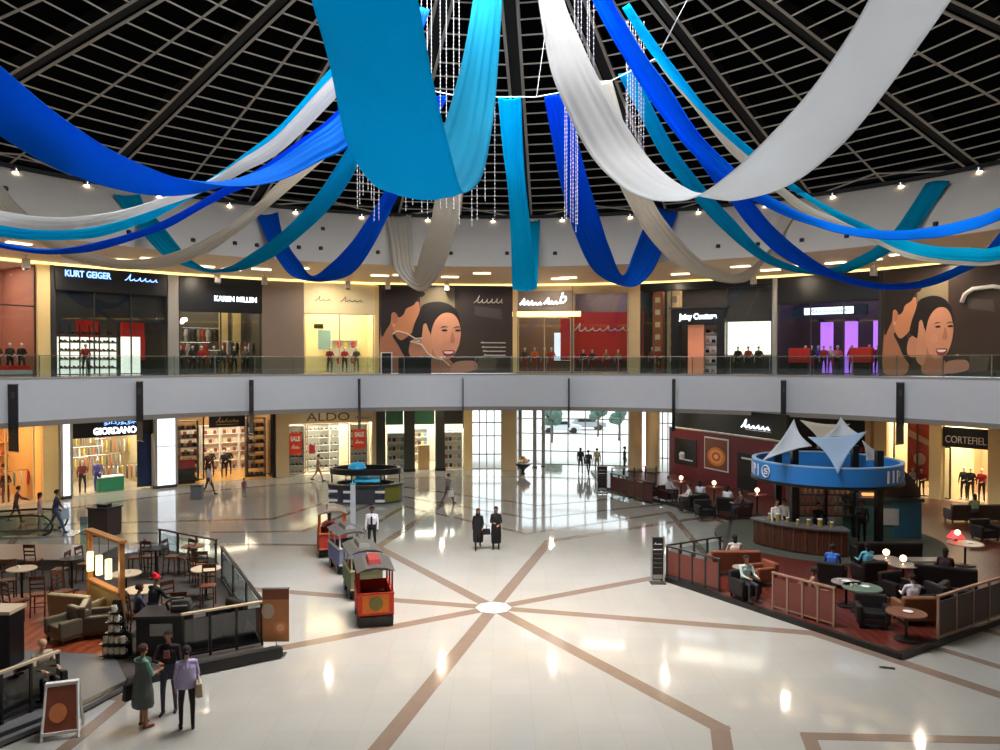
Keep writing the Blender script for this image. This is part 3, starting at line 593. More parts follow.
def squiggle(name, m, parent, x0, x1, z, amp, n, y, r=.03, seed=1):
    rg = random.Random(seed); pts = []; N = n * 8
    hs = [1.3] + [rg.uniform(.35, .8) for _ in range(n + 1)]
    for k in range(N + 1):
        u = k / N; q = n * u; h_ = hs[int(q)] ; zz_ = amp * h_ * (.5 - .5 * math.cos(2 * PI * q)); pts.append((x0 + (x1 - x0) * u + .45 * zz_ + amp * .16 * math.sin(2 * PI * q), y, z + zz_))
    for k in ():
        u = k / N; pts.append((x0 + (x1 - x0) * u + amp * .5 * math.sin(2 * PI * n * u * 1.0), y, z + amp * (.5 + .5 * math.cos(2 * PI * n * u)) * (1.4 if rg.random() < .05 or k < 8 else .75)))
    return MB().tube(pts, r, 5).build(name, m, BOARD.get(parent.name, parent), smooth=True)
# ------------------------------------------------------------------ walls and shops
def shop(px0, px1, z0, h, depth, mw, mf, power, color=(1, .86, .66), name='wall_shop', mc=None):
    F = FR(px0, px1, RW, z0); W2 = F.w / 2 - .03; k = (F.R + depth) / F.R * .98
    mb = MB(); B = W2 * k
    def wall(a, b, t=.12, mi=0):
        A, Bv = Vector(a), Vector(b); d = (Bv - A).normalized(); n = Vector((-d.y, d.x)) * t; mb.prism([tuple(A), tuple(Bv), tuple(Bv + n), tuple(A + n)], 0, h, mi)
    wall((-W2, 0), (-B, depth)); wall((B, depth), (W2, 0)); wall((-B, depth), (B, depth))
    mb.prism([(-W2, 0), (W2, 0), (B, depth), (-B, depth)], 0, .02, 1); mb.prism([(-W2, 0), (W2, 0), (B, depth), (-B, depth)], h - .05, h, 2)
    o = struct(mb.build(name, [mw, mf, mc or M_white], loc=F.o, rz=F.rz))
    if power:
        p = F.p(0, depth * .45, h - .12); area('shop_light', p, F.w * .8, power, color, rot=(0, 0, F.rz), shape='RECTANGLE', size_y=depth * .7)
    return F
def pane(F, x0, x1, z0, z1, y=.05, m=None, cols=1, frame=None, name='window_shop', rows=()):
    o = struct(MB().bx(x0, x1, y, y + .03, z0, z1).build(name, m or M_shopglass, loc=F.o, rz=F.rz))
    if frame:
        mb = MB()
        for k in range(cols + 1): x = x0 + (x1 - x0) * k / cols; mb.bx(x - .035, x + .035, y - .03, y + .06, z0, z1)
        for z in (z0, z1) + tuple(rows): mb.bx(x0, x1, y - .03, y + .06, z - .035, z + .035)
        mb.build('window_frame', frame, loc=(0, 0, 0)).parent = o
    return o
def pier(px0, px1, z0, z1, m, proud=.15, name='wall_pier', R=RW):
    F = FR(px0, px1, R, z0); mb = MB(); mb.bx(-F.w / 2 - .02, F.w / 2 + .02, -proud, .5, 0, z1 - z0); return struct(mb.build(name, m, loc=F.o, rz=F.rz, bevel=.02)), F
def sign(F, x0, x1, z0, z1, m, label, y=-.12, d=.14, name='shop_sign', cat='sign'):
    t = thing(name, label, cat, F.p((x0 + x1) / 2, y, z0), F.rz); MB().bx(-(x1 - x0) / 2, (x1 - x0) / 2, 0, d, 0, z1 - z0).build('sign_board', m, t, bevel=.01); BOARD[t.name] = t.children[0] if t.children else t; return t
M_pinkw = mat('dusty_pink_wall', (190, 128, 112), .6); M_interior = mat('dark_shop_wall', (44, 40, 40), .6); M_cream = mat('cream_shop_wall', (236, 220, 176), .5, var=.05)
M_sfloor = mat('shop_floor', (176, 150, 120), .2); M_letterb = mat('blue_white_lit_letters', (130, 170, 255), .4, emit=2.5, ecol=(120, 165, 255)); M_letterw = mat('white_lit_letters', (240, 245, 255), .4, emit=2.6, ecol=(225, 238, 255))
M_litpanel = mat('lit_white_display_panel', (250, 246, 235), .5, emit=1.6, ecol=(255, 246, 225)); M_redpanel = mat('red_panel', (226, 44, 36), .5, emit=.12); M_litcol = mat('lit_column_panel', (235, 245, 255), .4, emit=1.05, ecol=(225, 238, 255))
UH = ZS - ZU - .02
# the plain wall all round behind the camera
aL, aR = AZ(-95, RW), AZ(1095, RW)
mb = MB(); mb.lathe([(RW, 0), (RW, ZS + .4), (RW + .4, ZS + .4), (RW + .4, 0), (RW, 0)], n=60, a0=aR, a1=aL + 2 * PI); struct(mb.build('wall_back', M_beige, smooth='auto'))
mb = MB(); mb.lathe([(RW - .02, ZS), (RW - .02, ZS + .6), (RW + .3, ZS + .6), (RW + .3, ZS), (RW - .02, ZS)], n=NS); struct(mb.build('trim_upper_wall_head', M_yel))
# ---- upper level, left to right
F = shop(-92, 37, ZU, UH, 4, M_pinkw, M_sfloor, 260); pane(F, -F.w / 2 + .1, F.w / 2 - .05, .1, UH, frame=M_dark, cols=2, rows=(F.lz(303),))
GM = 'mannequins in the shop windows'
def mann(F, x, y, top, bottom, label, z=0, h=1.05, rz=0, skin='dummy', pose='mann', sleeve=False):
    o = person(label, F.p(x, y, z + .02), F.rz + rz, pose, skin, top, bottom, (200, 190, 180), style=None, h=h, name='mannequin', cat='mannequin', sleeve=sleeve); return o
for px, tp, bt, lb in ((3, (60, 50, 50), (50, 44, 44), 'dark dressed mannequin at the very left of the pink shop'), (17, (70, 60, 58), (60, 50, 50), 'mannequin in grey brown clothes in the pink shop window'), (30, (50, 46, 48), (66, 60, 60), 'mannequin in charcoal clothes nearest the cream pillar')):
    mann(F, F.lx(px), .9, tp, bt, lb)
t = thing('display_plinth', 'low white and red display plinth in the pink shop window', 'plinth', F.p(F.lx(14), .5, .02), F.rz)
MB().bx(-1, 1, -.2, .2, 0, .35).build('base', M_white, t, bevel=.02); MB().bx(-.9, .9, -.18, .18, .35, .6).build('red_top', M_redpanel, t, bevel=.03)
pier(37, 50, ZU, ZS, M_yel); pier(50, 53.5, ZU, ZS, M_dark, .2)
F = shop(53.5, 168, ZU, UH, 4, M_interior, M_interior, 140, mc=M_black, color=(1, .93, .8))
s = sign(F, F.lx(55), F.lx(167), F.lz(293), UH, M_black, 'black fascia with blue white lit store name at upper left'); zc_ = F.lz(277) - F.lz(293)
text_obj('lettering', 'KURT GEIGER', .5, M_letterb, s, (F.lx(86) - F.lx(111), -.02, zc_), fit=(F.lx(108) - F.lx(64)), bold=.012)
squiggle('script_lettering', M_letterb, s, F.lx(122) - F.lx(111), F.lx(156) - F.lx(111), zc_ - .15, .28, 6, -.04, .028)
sign(F, F.lx(55), F.lx(167), F.lz(321), F.lz(293) - .01, M_interior, 'dark blank panel over the lit shoe wall', name='wall_panel', cat='panel', y=.3)
lit = thing('lit_display_wall', 'white lit display wall full of shoes in the dark store', 'display', F.p(F.lx(95), 1.6, 0), F.rz); ww = F.lx(125) - F.lx(67)
MB().bx(-ww / 2, ww / 2, 0, .1, .02, F.lz(337)).build('lit_panel', M_litpanel, lit); MB().bx(-ww / 2 + 1, ww / 2 - 1, 0, .1, F.lz(337), F.lz(320)).build('red_header', M_redpanel, lit)
for k in range(5): MB().bx(-ww / 2, ww / 2, -.35, 0, .4 + k * .5, .43 + k * .5).build('shelf_board', M_dark, lit)
for k in range(7): MB().bx(-ww / 2 + ww * k / 6 - .03, -ww / 2 + ww * k / 6 + .03, -.37, -.3, .02, F.lz(325)).build('upright', M_dark, lit)
PR = [(shoe_proto(c, 'shoes on the white lit display wall', 'small shoe standing on the white lit display wall'), []) for c in ((30, 26, 26), (150, 30, 28), (120, 90, 60))]
stock(F, F.lx(95), 1.42, ww, [.44 + k * .5 for k in range(5)], PR, 13, '', scale=1.2)
t = thing('display_column', 'white and red lit display column right of the shoe wall', 'display', F.p(F.lx(140), 1.4, .02), F.rz)
MB().bx(-.55, .45, 0, .4, 0, F.lz(336)).build('lit_panel', M_litpanel, t); MB().bx(-.55, .7, 0, .4, F.lz(336), F.lz(321)).build('red_top', M_redpanel, t); MB().bx(.45, .75, 0, .4, .9, F.lz(336)).build('red_side', M_redpanel, t)
mann(F, F.lx(88), .8, (190, 30, 30), (40, 36, 36), 'mannequin in a red dress before the lit shoe wall')
pane(F, -F.w / 2 + .1, F.w / 2 - .1, .1, F.lz(293), frame=M_dark, cols=3)
pier(168, 178, ZU, ZS, M_grey)
# Karen Millen
F = shop(178, 262, ZU, UH, 4.5, mat('dim_taupe_wall', (84, 76, 64), .6), M_sfloor, 330)
GR = [(garment_proto(c, 'garments on the rails of the dark upper clothes shop', 'garment hanging in the dark upper clothes shop'), []) for c in ((40, 36, 36), (150, 130, 100), (180, 60, 44), (200, 196, 186), (70, 66, 60))]
for j, (px, y, z) in enumerate(((198, 2.2, 1.2), (228, 2.6, .7), (248, 2.0, 1.3), (215, 3.6, 2.2))):
    rk = thing('clothes_rail', ['first', 'second', 'third', 'high back'][j] + ' clothes rail of the dark upper clothes shop', 'clothes rail', F.p(F.lx(px), y, .02), F.rz)
    MB().tube([(-1.2, 0, 0), (-1.2, 0, z + .85), (1.2, 0, z + .85), (1.2, 0, 0)], .02, 6).build('rail', M_chrome, rk)
    for k in range(8): o, u = GR[(k + j) % 5]; place(o, u, F.p(F.lx(px) - 1.0 + k * .28, y, z), F.rz + .9, o['label'])
s = sign(F, F.lx(179), F.lx(262), F.lz(312), UH, M_black, 'black fascia with small white lit store name above the clothes racks')
text_obj('lettering', 'KAREN MILLEN', .45, M_letterw, s, (F.lx(234.5) - F.lx(220.5), -.02, F.lz(299) - F.lz(312)), fit=F.lx(256) - F.lx(213), bold=.012)
for px in (236, 250): MB().bx(-.25, .25, -.2, .2, 0, UH - 1.6).build('interior_column', mat('gold_column', (206, 178, 120), .5), None, loc=F.p(F.lx(px), 3.2, .02), rz=F.rz)['kind'] = 'structure'
t = thing('cluster_lamp', 'cluster of round white lamps glowing in the dark clothes shop', 'lamp', F.p(F.lx(187), 1.4, F.lz(322)), F.rz)
for k in range(5): MB().ell((.35 * math.cos(k * 1.3) * (k > 0) , .2 * math.sin(k * 1.3), .18 * math.sin(k * 2.1)), (.14, .14, .14)).build('globe', M_lampw, t, smooth=True)
MB().tube([(0, 0, 0), (0, 0, 1.5)], .015, 5).build('stem', M_dark, t)
MN = [(184, (30, 30, 32), (40, 40, 44), 'black dressed mannequin at the left end of the clothes shop'), (197, (44, 40, 40), (60, 40, 38), 'mannequin under the cluster lamp'), (206, (190, 40, 30), (60, 50, 50), 'mannequin in an orange red top in the clothes shop'), (216, (120, 110, 100), (50, 46, 46), 'mannequin in a beige top in the clothes shop'), (226, (60, 56, 60), (80, 70, 60), 'mannequin in a slate top below the white lettering'), (238, (40, 36, 36), (30, 30, 34), 'mannequin in all black below the white lettering'), (250, (120, 104, 84), (40, 36, 34), 'mannequin in a tan jacket at the right end of the clothes shop')]
for px, a, b, l in MN: mann(F, F.lx(px), .8 + (px % 3) * .3, a, b, l, sleeve=True)
pane(F, -F.w / 2 + .1, F.w / 2 - .1, .1, F.lz(312), frame=M_dark, cols=2)
pier(262, 303.5, ZU, ZS, M_brown, .12)
# cream shop
F = shop(303.5, 375, ZU, UH, 4, M_cream, M_sfloor, 480, (1, .9, .66))
s = sign(F, F.lx(304), F.lx(375), F.lz(314), UH, M_cream, 'cream fascia with thin dark script above the cream shop')
squiggle('script_lettering', M_dark, s, F.lx(315) - F.lx(339.5), F.lx(330) - F.lx(339.5), F.lz(300) - F.lz(314) - .1, .25, 3, -.03, .02, 3)
squiggle('script_lettering', M_dark, s, F.lx(340) - F.lx(339.5), F.lx(362) - F.lx(339.5), F.lz(300) - F.lz(314) - .1, .25, 4, -.03, .02, 4)
for px, a, b, l in ((331, (150, 40, 40), (90, 60, 50), 'small mannequin in dark red in the cream shop'), (346, (200, 40, 50), (60, 50, 50), 'mannequin in a red top by the cream shop glass'), (358, (70, 60, 60), (150, 130, 100), 'mannequin in a brown top in the cream shop')): mann(F, F.lx(px), .8, a, b, l)
t = thing('wall_mirror', 'tall pale blue mirror with a white frame in the cream shop', 'mirror', F.p(F.lx(329), 2.5, .02), F.rz)
MB().bx(-.5, .5, 0, .06, 1.6, 3.1).build('frame', M_white, t); MB().bx(-.42, .42, -.02, 0, 1.68, 3.02).build('glass', mat('mirror_blue', (150, 190, 200), .1), t)
t = thing('wall_screen', 'small dark wall screen in the cream shop', 'screen', F.p(F.lx(323), 2.4, F.lz(327)), F.rz); MB().bx(-.3, .3, 0, .06, 0, .28).build('screen', M_black, t); MB().bx(-.33, .33, .02, .1, -.03, .31).build('bezel', M_dark, t)
zz = shelf_unit(F, F.lx(350), 3.6, 2.2, 2.4, 'cream wall shelves at the back of the cream shop'); PR = [(garment_proto(c, 'folded and hung tops in the cream shop', 'small top on the shelves of the cream shop'), []) for c in ((200, 180, 90), (190, 60, 60))]
stock(F, F.lx(350), 3.5, 2.2, [zz[1], zz[3]], PR, 4, '', scale=.6)
pane(F, -F.w / 2 + .1, F.w / 2 - .1, .1, F.lz(314), frame=M_beige, cols=2)
pier(375, 378.5, ZU, ZS, M_yel)
# billboards
def billboard(px0, px1, mapx, mapy, label, extra):
    F = FR(px0, px1, RW, ZU); t = thing('billboard', label, 'billboard', F.p(0, -.1, 0), F.rz); W = F.w / 2
    MB().bx(-W, W, 0, .5, .02, UH - .02).build('panel', mat('ad_dark_brown', (66, 54, 48), .3, var=.3, scale=.5), t)
    MB().bx(-W, W, -.06, .0, UH - .1, UH).build('top_rail', M_dark, t)
    lay = [0]; FC = [t]
    def P(name, pts, rgb, m=None):
        lay[0] += 1; y = -.004 * lay[0]
        if name not in ('picture_background', 'eye', 'earring', 'ear', 'cheek'):
            m_ = len(pts); e = [tuple(map(float, p)) for p in pts]; sm = []
            for i in range(m_):
                p0, p1, p2, p3 = e[i - 1], e[i], e[(i + 1) % m_], e[(i + 2) % m_]
                for f in (0, .25, .5, .75): sm.append(tuple(.5 * (2 * p1[j] + (p2[j] - p0[j]) * f + (2 * p0[j] - 5 * p1[j] + 4 * p2[j] - p3[j]) * f * f + (3 * p1[j] - p0[j] - 3 * p2[j] + p3[j]) * f ** 3) for j in (0, 1)))
            pts = sm
        q = [(min(W - .02, max(-W + .02, F.lx(mapx(a)))), min(UH - .15, max(.03, F.lz(mapy(b))))) for a, b in pts]
        mb = MB(); mb.vprism(q, y, 0.0); o = mb.build(name, m or mat('ad_%d_%d_%d' % rgb, rgb, .45, var=.1, scale=.8), FC[0] if name in ('mouth', 'teeth', 'eye', 'brow', 'nose', 'cheek') else t)
        if name == 'face': FC[:] = [o]
        return o
    def el(cx, cy, rx, ry, n=18, a=0): return [(cx + rx * math.cos(2 * PI * k / n) * math.cos(a) - ry * math.sin(2 * PI * k / n) * math.sin(a), cy + rx * math.cos(2 * PI * k / n) * math.sin(a) + ry * math.sin(2 * PI * k / n) * math.cos(a)) for k in range(n)]
    P('picture_background', [(330, 110), (560, 110), (560, 330), (330, 420)], (128, 116, 92)); P('picture_background', [(690, 240), (870, 260), (880, 330), (700, 300)], (86, 76, 70)); P('picture_background', [(720, 580), (850, 590), (830, 670), (700, 680)], (108, 92, 80))
    P('neck', [(80, 370), (160, 340), (200, 440), (260, 560), (250, 690), (72, 690), (72, 420)], (176, 118, 88))
    P('dark_top', [(150, 440), (200, 430), (255, 460), (300, 590), (290, 640), (235, 590), (190, 510)], (30, 24, 24))
    P('hand', [(343, 400), (350, 365), (368, 358), (382, 395), (402, 440), (398, 500), (380, 570), (300, 590), (258, 560), (268, 480), (320, 440)], (206, 144, 112))
    P('face', [(140, 300), (185, 270), (250, 230), (318, 215), (326, 250), (334, 290), (318, 305), (320, 330), (300, 345), (296, 372), (282, 410), (255, 440), (205, 470), (165, 430), (140, 350)], (204, 138, 100))
    P('hair', [(76, 200), (90, 140), (150, 112), (240, 118), (356, 150), (352, 178), (318, 190), (290, 235), (240, 262), (222, 300), (190, 320), (170, 290), (145, 290), (138, 350), (110, 400), (76, 440)], (36, 24, 22))
    P('ear', el(165, 325, 20, 34), (190, 124, 90)); P('earring', el(158, 372, 5, 6), (220, 215, 205))
    P('hair', [(282, 440), (290, 370), (320, 300), (345, 240), (400, 218), (470, 214), (540, 240), (586, 300), (596, 400), (560, 330), (490, 300), (440, 350), (410, 430), (395, 520), (350, 480)], (26, 17, 17))
    P('face', [(404, 420), (430, 340), (480, 292), (540, 290), (580, 330), (600, 400), (598, 450), (585, 510), (555, 565), (515, 596), (465, 600), (425, 560), (404, 500)], (216, 152, 122))
    P('neck', [(395, 480), (425, 560), (470, 600), (530, 600), (560, 690), (380, 690), (385, 560)], (186, 124, 98))
    P('hand', [(345, 420), (352, 370), (370, 360), (386, 400), (404, 450), (408, 560), (380, 640), (330, 600), (336, 500)], (212, 150, 118))
    P('mouth', [(478, 542), (515, 536), (560, 540), (548, 572), (515, 584), (490, 570)], (150, 48, 52)); P('teeth', [(488, 545), (550, 545), (535, 558), (500, 558)], (238, 230, 222))
    for cx in (492, 582): P('eye', el(cx, 404, 20, 7), (40, 24, 22)); P('brow', [(cx - 28, 388), (cx - 4, 376), (cx + 24, 384), (cx, 382)], (44, 28, 24))
    P('nose', [(545, 410), (562, 470), (548, 486), (528, 476), (535, 440)], (192, 126, 100)); P('cheek', el(465, 478, 22, 26), (220, 156, 128))
    P('hand', [(540, 640), (580, 612), (680, 606), (712, 636), (690, 672), (540, 690)], (206, 146, 122))
    extra(F, t, lay); return F, t
Mlog = mat('pale_logo_paint', (226, 222, 214), .5)
def ex1(F, t, lay):
    MB().tube([(F.lx(370 + a * .15), -.15, F.lz(270 + b * .1497)) for a, b in ((150, 430), (180, 410), (240, 425), (300, 460), (345, 455), (320, 478), (265, 478), (340, 500), (380, 560), (430, 590), (480, 600), (525, 640))], .05, 6).build('white_flourish', Mlog, t, smooth=True)
    squiggle('logo_script', Mlog, t, F.lx(473), F.lx(502), F.lz(303), .42, 6, -.15, .035, 5)
    for i, y in enumerate((343, 347.5, 351.5, 355.5)): squiggle('small_lettering', Mlog, t, F.lx(480 + i), F.lx(505), F.lz(y), .07, 14, -.15, .03, i)
billboard(378.5, 513, lambda a: 370 + a * .15, lambda b: 270 + b * .1497, 'large advert billboard of two laughing women, in the middle of the upper wall', ex1)
t = thing('glass_cabinet', 'small white framed dark cabinet standing before the middle billboard', 'cabinet', FR(378.5, 513, RW, ZU).p(-4.1, -1.2, 0), FR(378.5, 513, RW, ZU).rz)
MB().bx(-.35, .35, -.2, .2, 0, 1.4).build('body', M_black, t)
for x in (-.35, .35): MB().bx(x - .04, x + .04, -.24, -.2, 0, 1.45).build('frame_post', M_white, t)
MB().bx(-.39, .39, -.24, .2, 1.4, 1.46).build('frame_top', M_white, t)
t = thing('service_counter', 'low black counter standing before the middle billboard', 'counter', FR(378.5, 513, RW, ZU).p(-2.2, -1.2, 0), FR(378.5, 513, RW, ZU).rz)
MB().bx(-1.1, 1.1, -.3, .3, 0, 1.05).build('front', M_black, t); MB().bx(-1.15, 1.15, -.35, .35, 1.05, 1.12).build('top', M_dark, t)
pier(513, 517, ZU, ZS, M_yel)
# white arabic/latin sign shop
F = shop(517, 572, ZU, UH, 4, mat('brown_shop_wall', (110, 84, 62), .6), M_sfloor, 240)
s = sign(F, F.lx(518), F.lx(572), F.lz(311), F.lz(291), mat('taupe_sign', (122, 108, 98), .5), 'taupe fascia with bulging white script lettering')
squiggle('script_lettering', M_letterw, s, F.lx(520) - F.lx(545), F.lx(542) - F.lx(545), .45, .3, 5, -.05, .07, 2); squiggle('script_lettering', M_letterw, s, F.lx(544) - F.lx(545), F.lx(558) - F.lx(545), .5, .3, 3, -.05, .07, 7)
text_obj('lettering', 'b', 1.1, M_letterw, s, (F.lx(562) - F.lx(545), -.03, .85), font_shear=.3)
sign(F, F.lx(518), F.lx(572), F.lz(291), UH, M_beige, 'plain beige board above the white script sign', name='wall_panel', cat='panel')
s = sign(F, F.lx(519), F.lx(568), F.lz(318), F.lz(311.5), M_cream, 'lit cream light box under the white script sign', name='light_box', cat='light box'); MB().bx(-2.6, 2.6, -.01, .0, .1, .45).build('lit_face', M_cove, s)
for px, a, l in ((524, (90, 70, 60), 'brown dressed mannequin left in the shop under the white script sign'), (534, (226, 96, 30), 'mannequin in an orange top under the white script sign'), (544, (150, 110, 40), 'mannequin in a mustard top under the white script sign'), (551, (190, 50, 40), 'mannequin in a red top under the white script sign')): mann(F, F.lx(px), .8, a, (200, 60, 50), l)
t = thing('lit_window_display', 'small bright bluish display panel in the shop under the white script sign', 'display', F.p(F.lx(562), 1.5, .9), F.rz); MB().bx(-.6, .6, 0, .1, 0, 2.0).build('panel', M_litcol, t); MB().bx(-.65, .65, -.02, .08, -.1, 0).build('ledge', M_dark, t)
pane(F, -F.w / 2 + .1, F.w / 2 - .1, .1, F.lz(318), frame=M_beige, cols=2)
# red window shop
F = shop(572, 629, ZU, UH, 3, mat('blue_brown_wall', (96, 78, 84), .6), M_sfloor, 160)
sign(F, F.lx(573), F.lx(629), F.lz(293), UH, M_beige, 'plain beige board above the red window banner', name='wall_panel', cat='panel')
t = thing('window_banner', 'large red window banner with white script on the upper level', 'banner', F.p(F.lx(601), .5, .02), F.rz); MB().bx(-2.9, 2.9, 0, .05, .9, F.lz(312)).build('cloth', mat('red_banner', (222, 44, 30), .6), t); MB().bx(-.03, .03, -.02, 0, .9, F.lz(312)).build('seam', M_redpanel, t)
squiggle('script_lettering', Mlog, t, -2, 2.2, F.lz(331), .42, 8, -.05, .05, 9)
for px, l in ((583, 'first dark planter figure before the red banner'), (592, 'second dark slim figure before the red banner'), (606, 'third slim figure before the red banner, with a gold top'), (618, 'rightmost slim figure before the red banner')): mann(F, F.lx(px), .25, (170, 120, 50) if px > 600 else (60, 40, 34), (170, 30, 26), l, h=.95)
pane(F, -F.w / 2 + .1, F.w / 2 - .1, .1, F.lz(293), frame=M_beige, cols=1)
pier(629, 640, ZU, ZS, M_beige)
# juicy couture
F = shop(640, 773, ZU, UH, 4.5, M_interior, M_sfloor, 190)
sign(F, F.lx(640), F.lx(773), UH - .5, UH, M_black, 'long black lintel above the dark upper store', name='wall_panel', cat='panel')
for px, wd in ((655, .7), (672, .9)):
    t = thing('patterned_column', 'tall orange patterned column at the left of the dark upper store' if px == 655 else 'tall beige boxed column left of the black portal', 'column', F.p(F.lx(px), .9, .02), F.rz)
    MB().bx(-wd / 2, wd / 2, 0, .5, 0, UH - .5).build('shaft', mat('copper_cladding', (176, 104, 66), .5, var=.4, scale=5) if px == 655 else M_beige, t)
    for k in range(6): MB().box((0, -.01, .8 + k * .85), (wd * .5, .02, wd * .5), 0).build('inlay', M_cream if px == 655 else M_brown, t)
t = thing('store_portal', 'black box portal with white store lettering on the upper level', 'portal', F.p(F.lx(701), -.3, .02), F.rz); pw = (F.lx(728) - F.lx(675)) / 2; zt = F.lz(309); zl = F.lz(325)
MB().bx(-pw, pw, 0, 1, zl, zt).build('header', M_black, t); MB().bx(-pw - .15, pw + .15, -.1, 1, zt, zt + .12).build('cornice', M_dark, t)
for s in (-1, 1): MB().bx(s * pw - .25 - .25 * s, s * pw + .25 - .25 * s, 0, .8, 0, zl).build('jamb', M_black, t)
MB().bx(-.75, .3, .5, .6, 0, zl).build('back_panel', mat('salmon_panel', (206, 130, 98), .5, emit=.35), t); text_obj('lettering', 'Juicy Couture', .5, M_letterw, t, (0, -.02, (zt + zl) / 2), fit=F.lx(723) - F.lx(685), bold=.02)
zz = shelf_unit(F, F.lx(713), .9, 1.3, 3.4, 'narrow lit shelf just inside the black portal', n=5); PR = [(bag_proto(c, 'handbags on the shelf inside the black portal', 'small handbag on the narrow shelf inside the black portal'), []) for c in ((30, 26, 30), (190, 150, 110))]
stock(F, F.lx(713), .85, 1.2, zz, PR, 3, '')
t = thing('lit_backdrop', 'white lit backdrop behind three mannequins on the upper level', 'backdrop', F.p(F.lx(749), 2.0, 1.3), F.rz); MB().bx(-1.9, 1.9, 0, .1, 0, 2.2).build('panel', M_litpanel, t); MB().bx(-1.9, 1.9, -.1, 0, -.1, 0).build('ledge', M_white, t)
for px, a, b, l, sk in ((650, (170, 90, 60), (140, 60, 50), 'rust dressed mannequin at the left end of the dark upper store', 'dummy'), (657, (180, 60, 40), (150, 70, 50), 'red dressed mannequin beside the patterned column', 'dummy'), (676, (216, 180, 140), (216, 180, 140), 'bare beige mannequin standing before the black portal', 'dummy'), (738, (40, 36, 36), (30, 28, 30), 'black dressed mannequin, first before the white backdrop', 'dummy'), (748, (200, 90, 40), (40, 36, 40), 'mannequin in orange, between two dark ones before the white backdrop', 'dummy'), (758, (60, 44, 40), (30, 28, 30), 'brown dressed mannequin, rightmost before the white backdrop', 'dummy')): mann(F, F.lx(px), (.1 if px == 676 else .7), a, b, l)
pane(F, F.lx(729), F.w / 2 - .1, .1, UH - .5, frame=M_dark, cols=1); pane(F, -F.w / 2 + .1, F.lx(673), .1, UH - .5, frame=M_dark, cols=1)
pier(773, 777, ZU, ZS, M_grey)
# purple lit store
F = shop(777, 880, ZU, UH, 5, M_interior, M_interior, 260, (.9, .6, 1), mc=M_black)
s = sign(F, F.lx(778), F.lx(880), F.lz(302), UH, M_black, 'wide black fascia above the purple lit store')
t = thing('light_box', 'small blue white lit sign over the purple lit store', 'light box', F.p(F.lx(829), .2, F.lz(314)), F.rz); MB().bx(-1.45, 1.45, 0, .15, 0, .42).build('lit_face', M_letterw, t); MB().bx(-2.2, 2.2, .02, .3, -.1, .5).build('canopy', mat('navy_panel', (20, 34, 66), .4), t)
squiggle('lettering', mat('blue_sign_ink', (40, 70, 160), .5), t, -1.1, 1.1, .12, .2, 9, -.02, .022, 6)
M_pur = mat('purple_lit_column', (190, 120, 255), .5, emit=1.3)
for px in (818, 843, 871): t = thing('lit_column', {818: 'left violet lit column in the dark upper store', 843: 'middle violet lit column in the dark upper store', 871: 'right violet lit column in the dark upper store'}[px], 'column', F.p(F.lx(px), 1.8, .02), F.rz); MB().bx(-.33, .33, 0, .4, 0, F.lz(321)).build('shaft', M_pur, t); MB().bx(-.4, .4, -.05, .45, F.lz(321), F.lz(321) + .15).build('cap', M_black, t)
for px in (797, 859): t = thing('display_cube', 'red display cube left of the violet columns' if px < 800 else 'red display cube right between the violet columns', 'display', F.p(F.lx(px), .8, .02), F.rz); MB().bx(-.65, .65, -.3, .3, .75, 1.65).build('cube', M_redpanel, t, bevel=.04); MB().bx(-.5, .5, -.25, .25, 0, .75).build('plinth', M_black, t)
for i, px in enumerate((803, 808, 814, 822, 828, 834, 850, 866, 873)): mann(F, F.lx(px), .7 + .2 * (i % 3), [(220, 90, 110), (30, 30, 40), (60, 60, 200), (200, 50, 60), (230, 200, 210)][i % 5], [(40, 40, 60), (190, 60, 80), (30, 30, 34)][i % 3], ['pink topped mannequin by the left red cube', 'dark mannequin second from the left red cube', 'blue topped mannequin before the left violet column', 'red topped mannequin right of the left violet column', 'pale pink topped mannequin between the left and middle violet columns', 'pink topped mannequin just left of the middle violet column', 'dark mannequin right of the middle violet column', 'blue topped mannequin just left of the right violet column', 'red topped mannequin in front of the right violet column'][i])
pane(F, -F.w / 2 + .1, F.w / 2 - .1, .1, F.lz(302), frame=M_dark, cols=3)
pier(880, 882.5, ZU, ZS, M_dark)
def ex2(F, t, lay):
    MB().tube([(F.lx(974), -.15, F.lz(302)), (F.lx(977), -.15, F.lz(294)), (F.lx(985), -.15, F.lz(289)), (F.lx(1005), -.15, F.lz(288)), (F.lx(1030), -.15, F.lz(294))], .12, 6).build('logo_stroke', Mlog, t, smooth=True)
billboard(882.5, 1090, lambda a: 886 + (a - 75) * .1485, lambda b: 293.3 + (b - 215) * .17, 'large advert billboard of two laughing women, at the right end of the upper wall', ex2)
# ------------------------------------------------------------------ ground level shops, left to right
GH = ZC - .02
M_orange = mat('warm_orange_wall', (226, 168, 96), .5); M_stone2 = mat('shop_stone_floor', (190, 176, 156), .15)
M_green = mat('dark_green_cladding', (50, 52, 44), .35); M_navyp = mat('navy_poster', (30, 50, 100), .4)
F = shop(-92, 41, 0, GH, 5, M_orange, M_stone2, 420, (1, .8, .55))
pane(F, -F.w / 2 + .1, F.w / 2 - .4, .1, GH - .4, frame=M_yel, cols=4)
GR = [(garment_proto(c, 'garments on the rail in the warm lit shop', 'garment hanging in the warm lit shop at far left'), []) for c in ((200, 60, 60), (190, 110, 120), (90, 150, 140), (230, 220, 200))]
rk = thing('clothes_rail', 'chrome clothes rail in the warm lit shop at far left', 'clothes rail', F.p(F.lx(24), 1.6, .02), F.rz)
MB().tube([(-2.2, 0, 0), (-2.2, 0, 1.6), (2.2, 0, 1.6), (2.2, 0, 0)], .02, 6).build('rail', M_chrome, rk)
